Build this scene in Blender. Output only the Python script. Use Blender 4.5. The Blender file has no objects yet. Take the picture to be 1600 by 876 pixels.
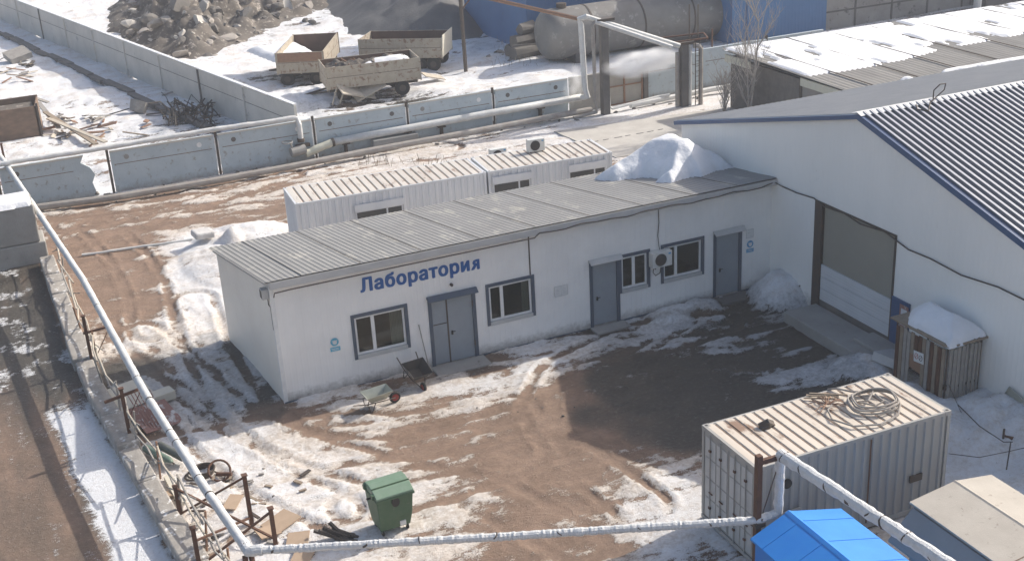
import bpy, bmesh, math, random
import numpy as np
from mathutils import Vector, Matrix, Euler
random.seed(7); rng = np.random.RandomState(7)
C = bpy.data.collections.new('yard'); bpy.context.scene.collection.children.link(C)
sc = bpy.context.scene
R = math.radians

# ---------------- camera ----------------
CAM = (-7.09894, -36.76843, 19.11980); YAW, PITCH, ROLL, FPX = -0.399408, 0.392595, -0.056913, 1932.020
def basis():
    f = np.array([-math.sin(YAW)*math.cos(PITCH), math.cos(YAW)*math.cos(PITCH), -math.sin(PITCH)])
    r = np.array([math.cos(YAW), math.sin(YAW), 0.]); u = np.cross(r, f)
    return math.cos(ROLL)*r+math.sin(ROLL)*u, -math.sin(ROLL)*r+math.cos(ROLL)*u, f
_r, _u, _f = basis()
cd = bpy.data.cameras.new('camera'); co = bpy.data.objects.new('camera', cd); C.objects.link(co)
co.matrix_world = Matrix(((_r[0], _u[0], -_f[0], CAM[0]), (_r[1], _u[1], -_f[1], CAM[1]), (_r[2], _u[2], -_f[2], CAM[2]), (0, 0, 0, 1)))
cd.sensor_width = 36; cd.lens = FPX/1600*36; cd.clip_start = .5; cd.clip_end = 2000
sc.camera = co
def ray(u, v): return _f+_r*(u-800)/FPX-_u*(v-438)/FPX
def P(u, v, z=0.):          # a place read off the photograph -> the point of the place at height z
    d = ray(u, v); t = (z-CAM[2])/d[2]; return (CAM[0]+d[0]*t, CAM[1]+d[1]*t, z)
def PY(u, v, y):
    d = ray(u, v); t = (y-CAM[1])/d[1]; return (CAM[0]+d[0]*t, y, CAM[2]+d[2]*t)
def PX(u, v, x):
    d = ray(u, v); t = (x-CAM[0])/d[0]; return (x, CAM[1]+d[1]*t, CAM[2]+d[2]*t)

# ---------------- light ----------------
SUN = Vector((1.48, .23, 1.0)).normalized()
el = math.asin(SUN.z)
w = bpy.data.worlds.new("World"); sc.world = w; w.use_nodes = True
nt = w.node_tree; bg = nt.nodes['Background']
sky = nt.nodes.new('ShaderNodeTexSky'); sky.sky_type = 'NISHITA'; sky.sun_disc = False
sky.sun_elevation = el; sky.sun_rotation = math.atan2(SUN.x, SUN.y)
sky.air_density = .95; sky.dust_density = 3.8; sky.ozone_density = .9
nt.links.new(sky.outputs[0], bg.inputs[0]); bg.inputs[1].default_value = .13
sd = bpy.data.lights.new('sun', 'SUN'); sd.energy = 3.5; sd.angle = R(.5); sd.color = (1, .95, .87)
so = bpy.data.objects.new('sun', sd); C.objects.link(so)
so.rotation_euler = SUN.to_track_quat('Z', 'Y').to_euler()
sc.cycles.volume_bounces = 8
sc.view_settings.view_transform = 'Standard'; sc.view_settings.look = 'None'
sc.view_settings.exposure = .53; sc.view_settings.gamma = 1; sc.view_settings.use_curve_mapping = False

# ---------------- materials ----------------
def mat(name, col, rough=.7, metal=0., col2=None, scale=3., amt=.5, bump=0., bscale=30., stretch=(1, 1, 1), col3=None, s3=12., t3=.62, spec=.5, ribs=None):
    """procedural: base colour, large patches of col2, small spots of col3, bump, optional vertical ribs"""
    m = bpy.data.materials.new(name); m.use_nodes = True; n = m.node_tree.nodes; l = m.node_tree.links
    b = n['Principled BSDF']; b.inputs['Roughness'].default_value = rough; b.inputs['Metallic'].default_value = metal
    b.inputs['Specular IOR Level'].default_value = spec
    tc = n.new('ShaderNodeTexCoord'); mp = n.new('ShaderNodeMapping'); mp.inputs['Scale'].default_value = stretch
    l.new(tc.outputs['Object'], mp.inputs[0])
    if col2 is None: col2 = tuple(c*.8 for c in col)
    t = n.new('ShaderNodeTexNoise'); t.inputs['Scale'].default_value = scale; t.inputs['Detail'].default_value = 8; t.inputs['Roughness'].default_value = .65
    l.new(mp.outputs[0], t.inputs[0])
    rp = n.new('ShaderNodeValToRGB'); rp.color_ramp.elements[0].position = .5-.3*amt; rp.color_ramp.elements[1].position = .5+.28
    rp.color_ramp.elements[0].color = (*col, 1); rp.color_ramp.elements[1].color = (*col2, 1)
    l.new(t.outputs[0], rp.inputs[0]); out = rp.outputs[0]
    if col3:
        t3n = n.new('ShaderNodeTexNoise'); t3n.inputs['Scale'].default_value = s3; t3n.inputs['Detail'].default_value = 6
        t3n.inputs['Roughness'].default_value = .7; l.new(mp.outputs[0], t3n.inputs[0])
        r3 = n.new('ShaderNodeMapRange'); r3.inputs[1].default_value = t3-.03; r3.inputs[2].default_value = t3+.06
        l.new(t3n.outputs[0], r3.inputs[0]); mx = n.new('ShaderNodeMix'); mx.data_type = 'RGBA'
        l.new(r3.outputs[0], mx.inputs[0]); l.new(out, mx.inputs[6]); mx.inputs[7].default_value = (*col3, 1); out = mx.outputs[2]
    l.new(out, b.inputs['Base Color'])
    nrm = None
    if bump:
        tb = n.new('ShaderNodeTexNoise'); tb.inputs['Scale'].default_value = bscale; tb.inputs['Detail'].default_value = 6
        l.new(mp.outputs[0], tb.inputs[0]); bm = n.new('ShaderNodeBump'); bm.inputs['Strength'].default_value = bump; bm.inputs['Distance'].default_value = .03
        l.new(tb.outputs[0], bm.inputs['Height']); nrm = bm.outputs[0]
    if ribs:      # (axis 'X'/'Y', period m)
        wv = n.new('ShaderNodeTexWave'); wv.wave_type = 'BANDS'; wv.bands_direction = ribs[0]; wv.inputs['Scale'].default_value = .314/ribs[1]*1.0
        wv.inputs['Distortion'].default_value = 0; l.new(tc.outputs['Object'], wv.inputs[0])
        cr = n.new('ShaderNodeMapRange'); cr.inputs[1].default_value = .75; cr.inputs[2].default_value = .95; l.new(wv.outputs['Fac'], cr.inputs[0])
        bm = n.new('ShaderNodeBump'); bm.inputs['Strength'].default_value = ribs[2]; bm.inputs['Distance'].default_value = .012
        l.new(cr.outputs[0], bm.inputs['Height'])
        if nrm: l.new(nrm, bm.inputs['Normal'])
        nrm = bm.outputs[0]
    if nrm: l.new(nrm, b.inputs['Normal'])
    return m
def grime(m, z0, z1, col, amt=.8, axis=2):
    """splash-back dirt near the foot of a wall (stays put whatever the light)"""
    n = m.node_tree.nodes; l = m.node_tree.links; b = n['Principled BSDF']
    src = b.inputs['Base Color'].links[0].from_socket
    tc = n.new('ShaderNodeTexCoord'); sp = n.new('ShaderNodeSeparateXYZ'); l.new(tc.outputs['Object'], sp.inputs[0])
    mr = n.new('ShaderNodeMapRange'); mr.inputs[1].default_value = z1; mr.inputs[2].default_value = z0; l.new(sp.outputs[axis], mr.inputs[0])
    t = n.new('ShaderNodeTexNoise'); t.inputs['Scale'].default_value = 4; t.inputs['Detail'].default_value = 10; t.inputs['Roughness'].default_value = .75; l.new(tc.outputs['Object'], t.inputs[0])
    mu = n.new('ShaderNodeMath'); mu.operation = 'ADD'; l.new(mr.outputs[0], mu.inputs[0]); l.new(t.outputs[0], mu.inputs[1])
    m2 = n.new('ShaderNodeMapRange'); m2.inputs[1].default_value = .95; m2.inputs[2].default_value = 1.5; m2.inputs[4].default_value = amt; l.new(mu.outputs[0], m2.inputs[0])
    mx = n.new('ShaderNodeMix'); mx.data_type = 'RGBA'; l.new(m2.outputs[0], mx.inputs[0]); l.new(src, mx.inputs[6]); mx.inputs[7].default_value = (*col, 1)
    l.new(mx.outputs[2], b.inputs['Base Color']); return m
M = {}
M['lab_wall'] = grime(mat('lab_wall', (.86, .845, .81), .5, 0, (.74, .725, .70), .7, .6, ribs=('X', .21, .5), col3=(.5, .5, .48), s3=3, t3=.72), 0, .8, (.20, .175, .15), .85)
M['lab_side'] = mat('lab_side', (.80, .77, .70), .5, 0, (.73, .69, .62), .6, .4, ribs=('Y', .21, .35))
M['hall_wall'] = grime(mat('hall_wall', (.86, .85, .81), .5, 0, (.78, .77, .73), .35, .5, ribs=('Y', .21, .35), stretch=(1, 1, .35), col3=(.62, .60, .55), s3=2.5, t3=.68), 0, 1.2, (.25, .22, .19), .8)
M['gray_trim'] = mat('gray_trim', (.5, .5, .49), .5, .0, (.4, .4, .39), 2)
M['lab_roof'] = mat('lab_roof', (.265, .26, .25), .65, .0, (.21, .205, .195), .8, .6, stretch=(1, .4, 1), col3=(.38, .36, .32), s3=1.4, t3=.58)
M['hall_roof'] = mat('hall_roof', (.13, .145, .18), .5, .1, (.10, .11, .14), 1, .5)  # dark colour of the near slope stands in for shade on the ribs
M['hall_crest'] = mat('hall_crest', (.38, .395, .43), .45, 0, (.30, .32, .36), 1, .6)  # paler copy for the rib tops: sunlight put into the colour
M['hall_roof_back'] = mat('hall_roof_back', (.36, .36, .36), .5, .0, (.29, .29, .30), 1, .5)
M['blue_trim'] = mat('blue_trim', (.035, .085, .19), .4, 0, (.05, .10, .2), 3)
M['dark_frame'] = mat('dark_frame', (.06, .085, .125), .5, 0, (.09, .11, .14), 3)
M['white_pvc'] = mat('white_pvc', (.78, .78, .76), .4)
M['door_gray'] = mat('door_gray', (.27, .305, .335), .5, 0, (.23, .255, .28), 1.5, .6, col3=(.2, .2, .2), s3=5, t3=.7)
M['blue_letter'] = mat('blue_letter', (.02, .10, .32), .4, 0, (.025, .12, .34), 2)
M['curtain'] = mat('curtain', (.42, .40, .32), .9, 0, (.3, .29, .24), 4, stretch=(8, 8, .3))
M['interior'] = mat('interior', (.05, .055, .05), .9, 0, (.09, .09, .075), 1.5)
M['black'] = mat('black', (.02, .02, .02), .5)
M['steel_dark'] = mat('steel_dark', (.07, .065, .06), .6, .3, (.12, .08, .055), 5)
M['rust'] = mat('rust', (.13, .06, .035), .8, .1, (.07, .04, .03), 6, bump=.3)
M['rust_light'] = mat('rust_light', (.28, .16, .10), .8, .0, (.2, .12, .08), 5)
M['concrete'] = mat('concrete', (.34, .33, .31), .9, 0, (.25, .24, .22), 1.2, .6, bump=.3, bscale=18, col3=(.17, .16, .15), s3=2.5, t3=.66)
M['concrete_light'] = mat('concrete_light', (.52, .49, .44), .9, 0, (.40, .37, .33), 1.2, .6, bump=.25, bscale=18, col3=(.3, .27, .24), s3=5, t3=.66)
M['concrete_dark'] = mat('concrete_dark', (.16, .15, .14), .9, 0, (.10, .095, .09), 1.5, .6, bump=.3, bscale=12)
M['concrete_block'] = mat('concrete_block', (.42, .39, .35), .95, 0, (.2, .18, .16), 1.8, .8, bump=.6, bscale=9, col3=(.75, .74, .72), s3=3, t3=.58)
M['fence_blue'] = grime(mat('fence_blue', (.49, .55, .57), .85, 0, (.38, .44, .47), 1.1, .8, bump=.3, bscale=12, col3=(.30, .29, .27), s3=3, t3=.60), -.1, .9, (.25, .22, .19), .95)
M['fence_gray'] = mat('fence_gray', (.60, .565, .51), .9, 0, (.44, .42, .38), .5, .6, bump=.2, bscale=12, col3=(.28, .27, .26), s3=.9, t3=.66)
M['cont_wall'] = mat('cont_wall', (.37, .36, .335), .55, 0, (.29, .28, .265), .9, .6, stretch=(1, 1, .35), col3=(.26, .2, .16), s3=3.5, t3=.7)
M['cont_roof'] = mat('cont_roof', (.64, .575, .49), .6, 0, (.50, .43, .35), 1.1, .8, col3=(.24, .15, .10), s3=2.2, t3=.59, stretch=(1, .4, 1))
M['cabin_wall'] = mat('cabin_wall', (.66, .67, .68), .5, 0, (.52, .54, .57), .9, .7, stretch=(1, 1, .25), col3=(.4, .4, .4), s3=4, t3=.7)
M['cabin_roof'] = mat('cabin_roof', (.60, .565, .51), .6, 0, (.47, .42, .365), .8, .6, col3=(.25, .17, .12), s3=2.2, t3=.60, stretch=(1, .5, 1))
M['seam'] = mat('seam', (.20, .13, .09), .8, 0, (.12, .08, .06), 8)
M['bin_green'] = mat('bin_green', (.05, .112, .058), .6, 0, (.085, .135, .08), 3, .8, col3=(.15, .16, .13), s3=5, t3=.66)
M['bin_lid'] = mat('bin_lid', (.12, .205, .135), .6, 0, (.18, .25, .185), 3, .8)
M['rubber'] = mat('rubber', (.02, .02, .02), .8, bump=.2)
M['blue_shed'] = mat('blue_shed', (.015, .20, .64), .45, 0, (.03, .25, .66), 1.6, .7, col3=(.06, .17, .42), s3=9, t3=.70)
M['beige_shed'] = mat('beige_shed', (.46, .42, .36), .7, 0, (.37, .33, .28), 1.6, .7, col3=(.28, .24, .2), s3=5, t3=.64, bump=.15)
M['beige_wall'] = mat('beige_wall', (.30, .28, .26), .7, 0, (.26, .24, .22), 1, .5)
M['wrap'] = mat('wrap', (.68, .68, .67), .45, .0, (.52, .52, .51), 6, .6, bump=.9, bscale=25, col3=(.22, .2, .18), s3=7, t3=.68)
M['wrap_white'] = mat('wrap_white', (.66, .66, .64), .55, .0, (.5, .49, .46), 3, .6, bump=.3, bscale=12)
M['pipe_gray'] = mat('pipe_gray', (.36, .34, .31), .8, 0, (.24, .2, .17), 2, .6, bump=.3)
M['trailer'] = mat('trailer', (.43, .38, .30), .8, 0, (.30, .25, .19), 1.5, .6, col3=(.2, .12, .08), s3=2.5, t3=.57, bump=.2)
M['trailer_rust'] = mat('trailer_rust', (.17, .10, .07), .8, 0, (.11, .07, .055), 1.5, .6)
M['chassis'] = mat('chassis', (.055, .05, .045), .8, 0, (.09, .07, .055), 3)
M['wood'] = mat('wood', (.30, .245, .18), .9, 0, (.2, .15, .11), 4, .6, stretch=(1, 1, 1), bump=.3)
M['wood_pale'] = mat('wood_pale', (.5, .45, .37), .9, 0, (.36, .31, .25), 4, .6, bump=.3)
M['wood_gray'] = mat('wood_gray', (.36, .335, .30), .9, 0, (.22, .20, .18), 4, .6, bump=.3)
M['rock'] = mat('rock', (.19, .175, .155), .95, 0, (.12, .11, .10), 2, .7, bump=.6, bscale=8)
M['rock_pale'] = mat('rock_pale', (.36, .33, .29), .95, 0, (.24, .21, .19), 2, .7, bump=.5, bscale=8)
M['soil'] = mat('soil', (.075, .068, .06), .95, 0, (.15, .125, .10), .5, .8, bump=1, bscale=5, col3=(.34, .30, .26), s3=2.2, t3=.58)
M['gravel'] = mat('gravel', (.11, .11, .11), .95, 0, (.15, .145, .14), 1, .7, bump=1, bscale=8)
M['tank'] = mat('tank', (.24, .23, .21), .6, .1, (.17, .155, .14), .6, .7, col3=(.34, .32, .29), s3=1.3, t3=.6)
M['blue_hall'] = mat('blue_hall', (.085, .20, .38), .6, 0, (.05, .13, .27), .25, .8, col3=(.10, .13, .17), s3=.6, t3=.68, ribs=('X', .3, .5))
M['panel_wall'] = mat('panel_wall', (.34, .325, .30), .9, 0, (.20, .19, .175), .5, .7, col3=(.12, .115, .11), s3=1.3, t3=.6, bump=.3, bscale=8)
M['slate_roof'] = mat('slate_roof', (.30, .285, .26), .9, 0, (.2, .19, .175), 1.2, .6, stretch=(1, .25, 1), bump=.2)
M['insul'] = mat('insul', (.62, .60, .48), .8, 0, (.55, .52, .42), 2, .5, col3=(.2, .15, .05), s3=3, t3=.68)
M['ac_white'] = mat('ac_white', (.66, .66, .63), .45, 0, (.55, .54, .5), 4)
M['ac_grille'] = mat('ac_grille', (.05, .05, .05), .6)
M['gate_upper'] = mat('gate_upper', (.29, .275, .23), .7, 0, (.26, .25, .205), .8, .4)
M['gate_white'] = mat('gate_white', (.62, .63, .64), .45, 0, (.55, .56, .57), 1)
M['paper'] = mat('paper', (.72, .72, .70), .7)
M['sign_blue'] = mat('sign_blue', (.05, .30, .55), .5)
M['sign_cyan'] = mat('sign_cyan', (.10, .42, .58), .5)
M['red'] = mat('red', (.42, .05, .03), .6)
M['faded_red'] = mat('faded_red', (.34, .19, .155), .85, 0, (.22, .11, .09), 3, .8, col3=(.6, .57, .54), s3=3, t3=.56)
M['cream'] = mat('cream', (.60, .56, .46), .8, 0, (.52, .48, .4), 2)
M['cylinder_green'] = mat('cylinder_green', (.10, .16, .12), .5, 0, (.14, .18, .14), 5)
M['cylinder_gray'] = mat('cylinder_gray', (.13, .14, .12), .6, 0, (.09, .09, .08), 5)
M['zinc'] = mat('zinc', (.42, .43, .36), .4, .3, (.3, .3, .26), 3)
M['wheel_red'] = mat('wheel_red', (.30, .035, .03), .5)
M['card'] = mat('card', (.42, .31, .22), .9, 0, (.35, .26, .18), 3)
M['birch'] = mat('birch', (.40, .37, .33), .9, 0, (.25, .22, .2), 6)
M['timber_box'] = mat('timber_box', (.24, .16, .11), .85, 0, (.13, .09, .065), 1.8, .8, stretch=(1, 1, 2), bump=.3)
M['gate_beige'] = mat('gate_beige', (.36, .34, .30), .8, 0, (.28, .26, .23), 1.5)
def snow_mat():
    m = mat('snow', (.80, .805, .82), .65, 0, (.70, .70, .70), 1.6, .6, bump=.7, bscale=9, spec=.3, col3=(.60, .59, .57), s3=7, t3=.68)
    m.node_tree.nodes['Principled BSDF'].inputs['Subsurface Weight'].default_value = 0
    return m
M['snow'] = snow_mat()
M['snow_dirty'] = mat('snow_dirty', (.62, .61, .60), .8, 0, (.35, .33, .31), 2.2, .8, bump=.7, bscale=7, col3=(.12, .10, .09), s3=5, t3=.66)
def glass_mat():
    m = bpy.data.materials.new('glass'); m.use_nodes = True; n = m.node_tree.nodes; l = m.node_tree.links
    n.remove(n['Principled BSDF']); o = n['Material Output']
    g = n.new('ShaderNodeBsdfGlossy'); g.inputs['Roughness'].default_value = .04; t = n.new('ShaderNodeBsdfTransparent'); t.inputs[0].default_value = (.75, .8, .8, 1)
    f = n.new('ShaderNodeFresnel'); f.inputs[0].default_value = 1.5; x = n.new('ShaderNodeMixShader')
    nz = n.new('ShaderNodeTexNoise'); nz.inputs['Scale'].default_value = 1.5; bp = n.new('ShaderNodeBump'); bp.inputs['Strength'].default_value = .05
    l.new(nz.outputs[0], bp.inputs['Height']); l.new(bp.outputs[0], g.inputs['Normal'])
    l.new(f.outputs[0], x.inputs[0]); l.new(t.outputs[0], x.inputs[1]); l.new(g.outputs[0], x.inputs[2]); l.new(x.outputs[0], o.inputs[0]); return m
M['glass'] = glass_mat()

# ---------------- mesh helpers ----------------
class MB:
    def __init__(s): s.v = []; s.f = []
    def add(s, vs, fs):
        b = len(s.v); s.v += [tuple(map(float, q)) for q in vs]; s.f += [tuple(i+b for i in f) for f in fs]; return s
    def box(s, x0, y0, z0, x1, y1, z1):
        x0, x1 = sorted((x0, x1)); y0, y1 = sorted((y0, y1)); z0, z1 = sorted((z0, z1))
        return s.add([(x0,y0,z0),(x1,y0,z0),(x1,y1,z0),(x0,y1,z0),(x0,y0,z1),(x1,y0,z1),(x1,y1,z1),(x0,y1,z1)],
                     [(0,3,2,1),(4,5,6,7),(0,1,5,4),(1,2,6,5),(2,3,7,6),(3,0,4,7)])
    def obox(s, c, size, rot=(0,0,0)):
        E_ = Euler(rot).to_matrix(); c = Vector(c); hx, hy, hz = [q/2 for q in size]
        vs = [c+E_@Vector(p) for p in [(-hx,-hy,-hz),(hx,-hy,-hz),(hx,hy,-hz),(-hx,hy,-hz),(-hx,-hy,hz),(hx,-hy,hz),(hx,hy,hz),(-hx,hy,hz)]]
        return s.add(vs, [(0,3,2,1),(4,5,6,7),(0,1,5,4),(1,2,6,5),(2,3,7,6),(3,0,4,7)])
    def bar(s, a, b, w, h=None):          # square bar from a to b
        a = Vector(a); b = Vector(b); h = h or w; d = (b-a); q = d.to_track_quat('X', 'Z').to_matrix(); L_ = d.length
        vs = [a+q@Vector((x*L_, y*w/2, z*h/2)) for x in (0, 1) for y in (-1, 1) for z in (-1, 1)]
        return s.add(vs, [(0,1,3,2),(4,6,7,5),(0,2,6,4),(1,5,7,3),(0,4,5,1),(2,3,7,6)])
    def tube(s, pts, r, seg=10, cap=True, jit=0.):
        pts = [Vector(p) for p in pts]; n = len(pts); base = len(s.v); rs = r if hasattr(r, '__len__') else [r]*n
        up = Vector((0, 0, 1)); prev = None
        for i, p in enumerate(pts):
            d = (pts[min(i+1, n-1)]-pts[max(i-1, 0)]).normalized()
            if prev is None:
                a = d.cross(up)
                if a.length < .05: a = d.cross(Vector((1, 0, 0)))
                a.normalize()
            else:
                a = prev-d*prev.dot(d); a.normalize()
            prev = a; b = d.cross(a)
            for k in range(seg):
                t = 2*math.pi*k/seg; rr = rs[i]*(1+random.uniform(-jit, jit))
                s.v.append(tuple(p+(a*math.cos(t)+b*math.sin(t))*rr))
        for i in range(n-1):
            for k in range(seg):
                k2 = (k+1) % seg; s.f.append((base+i*seg+k, base+i*seg+k2, base+(i+1)*seg+k2, base+(i+1)*seg+k))
        if cap:
            s.f.append(tuple(base+k for k in range(seg))[::-1]); s.f.append(tuple(base+(n-1)*seg+k for k in range(seg)))
        return s
    def prism(s, poly, d):                # poly: 3-D points, d: extrusion vector
        n = len(poly); d = Vector(d); vs = [Vector(p) for p in poly]+[Vector(p)+d for p in poly]
        return s.add(vs, [tuple(range(n))[::-1], tuple(range(n, 2*n))]+[(i, (i+1) % n, n+(i+1) % n, n+i) for i in range(n)])
    def ribbed(s, o, u, v, nrm, lu, period, prof, thick=.0):
        """sheet with ribs: o origin, u unit dir across the ribs, v full vector along the ribs, nrm normal"""
        o = Vector(o); u = Vector(u); v = Vector(v); nrm = Vector(nrm); ps = []; t = 0.
        while t < lu-1e-6:
            for a, h in prof:
                if t+a*period <= lu: ps.append((t+a*period, h))
            t += period
        ps.append((lu, prof[0][1])); b = len(s.v)
        for t, h in ps:
            p = o+u*t+nrm*h; s.v.append(tuple(p)); s.v.append(tuple(p+v))
        for i in range(len(ps)-1): s.f.append((b+2*i, b+2*i+2, b+2*i+3, b+2*i+1))
        return s
def build(name, mb, m, parent=None, smooth=False, bevel=0., world=False, label=None):
    me = bpy.data.meshes.new(name); off = Vector((0, 0, 0))
    if world and parent is not None:
        off = parent.location.copy()
        if parent.parent: off = off+parent.parent.location
    me.from_pydata([tuple(Vector(q)-off) for q in mb.v], [], mb.f); me.materials.append(M[m] if isinstance(m, str) else m)
    if smooth: me.polygons.foreach_set('use_smooth', [True]*len(me.polygons))
    bm = bmesh.new(); bm.from_mesh(me); bmesh.ops.recalc_face_normals(bm, faces=bm.faces); bm.to_mesh(me); bm.free()
    me.update(); o = bpy.data.objects.new(name, me); C.objects.link(o)
    if bevel:
        bv = o.modifiers.new('bevel', 'BEVEL'); bv.width = bevel; bv.segments = 2; bv.limit_method = 'ANGLE'
    if parent: o.parent = parent
    if label: o['label'] = label
    return o
def tag(o, label, cat=None, group=None, kind=None):
    if label: o['label'] = label
    if cat: o['category'] = cat
    if group: o['group'] = group
    if kind: o['kind'] = kind
    return o
def thing(name, label, cat, loc=(0,0,0), rz=0., group=None):
    o = bpy.data.objects.new(name, None); C.objects.link(o); o.location = loc; o.rotation_euler = (0, 0, rz); o.empty_display_size = .2
    return tag(o, label, cat, group)
def solo(name, mb, m, label, cat, group=None, loc=None, **k):   # a thing that is one mesh, built in place
    vs = np.array(mb.v); base = loc or (vs[:, 0].mean(), vs[:, 1].mean(), vs[:, 2].min())
    mb.v = [tuple(q) for q in vs-np.array(base)]
    o = build(name, mb, m, **k); o.location = base; return tag(o, label, cat, group)
def dup(root, loc=None, rz=None, label=None):
    r = root.copy(); C.objects.link(r)
    if loc is not None: r.location = loc
    if rz is not None: r.rotation_euler = (0, 0, rz)
    if label: r['label'] = label
    for ch in list(root.children):
        c = ch.copy(); C.objects.link(c); c.parent = r
        for g in ch.children:
            d = g.copy(); C.objects.link(d); d.parent = c
    return r
# numpy value noise
_T = rng.rand(256, 256)
def vnoise(x, y):
    xi = np.floor(x).astype(int); yi = np.floor(y).astype(int); fx = x-xi; fy = y-yi
    fx = fx*fx*(3-2*fx); fy = fy*fy*(3-2*fy); g = lambda a, b: _T[a % 256, b % 256]
    return (g(xi, yi)*(1-fx)+g(xi+1, yi)*fx)*(1-fy)+(g(xi, yi+1)*(1-fx)+g(xi+1, yi+1)*fx)*fy
def fbm(x, y, o=5, lac=2.03, gain=.5):
    s = 0; a = 1; t = 0
    for i in range(o): s = s+a*vnoise(x+17.3*i, y+9.1*i); t += a; a *= gain; x = x*lac; y = y*lac
    return s/t
def sstep(a, b, x):
    t = np.clip((x-a)/(b-a), 0, 1); return t*t*(3-2*t)
def inpoly(poly, X, Y):
    ins = np.zeros(X.shape, bool); n = len(poly)
    for i in range(n):
        x0, y0 = poly[i][:2]; x1, y1 = poly[(i+1) % n][:2]
        c = ((y0 > Y) != (y1 > Y)) & (X < (x1-x0)*(Y-y0)/(y1-y0+1e-12)+x0); ins ^= c
    return ins
def dpoly(poly, X, Y):
    D = np.full(X.shape, 1e9); n = len(poly)
    for i in range(n):
        x0, y0 = poly[i][:2]; x1, y1 = poly[(i+1) % n][:2]; dx, dy = x1-x0, y1-y0
        t = np.clip(((X-x0)*dx+(Y-y0)*dy)/(dx*dx+dy*dy+1e-12), 0, 1); D = np.minimum(D, np.hypot(X-x0-t*dx, Y-y0-t*dy))
    return D
def mound(name, poly, basef, h, d0, m, res=.12, seed=0, pw=.6, rough=.12, rfreq=1.5, peak=None, **k):
    """heap over an outline: real thickness, irregular surface"""
    xs = [p[0] for p in poly]; ys = [p[1] for p in poly]
    gx = np.arange(min(xs)-res, max(xs)+2*res, res); gy = np.arange(min(ys)-res, max(ys)+2*res, res)
    X, Y = np.meshgrid(gx, gy, indexing='ij')
    wob = (fbm(X*2.2+seed, Y*2.2, 4)-.5)*.35*min(1, d0); ins = inpoly(poly, X+wob, Y+wob*.7); D = dpoly(poly, X+wob, Y+wob*.7)
    H = np.clip(D/d0, 0, 1)**pw
    if peak: H = H*(.35+.65*np.exp(-(((X-peak[0])/peak[2])**2+((Y-peak[1])/peak[3])**2)))
    H = H*h*(1-rough+2*rough*(fbm(X*rfreq+seed*3, Y*rfreq+5, 5)*1.6-.3)); B = basef(X, Y)
    Zt = np.where(ins, B+np.maximum(H, .01), B-.06)
    keep = ins.copy(); keep[1:] |= ins[:-1]; keep[:-1] |= ins[1:]; keep[:, 1:] |= keep[:, :-1]; keep[:, :-1] |= keep[:, 1:]
    nx, ny = X.shape; idx = -np.ones(X.shape, int); idx[keep] = np.arange(keep.sum()); mb = MB()
    mb.v = [tuple(q) for q in np.stack([X[keep], Y[keep], Zt[keep]], 1)]
    a = idx[:-1, :-1]; b = idx[1:, :-1]; c_ = idx[1:, 1:]; d = idx[:-1, 1:]; ok = (a >= 0) & (b >= 0) & (c_ >= 0) & (d >= 0)
    mb.f = [tuple(map(int, q)) for q in np.stack([a[ok], b[ok], c_[ok], d[ok]], 1)]
    return solo(name, mb, m, k['label'], k['cat'], k.get('group'), smooth=True)

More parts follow.
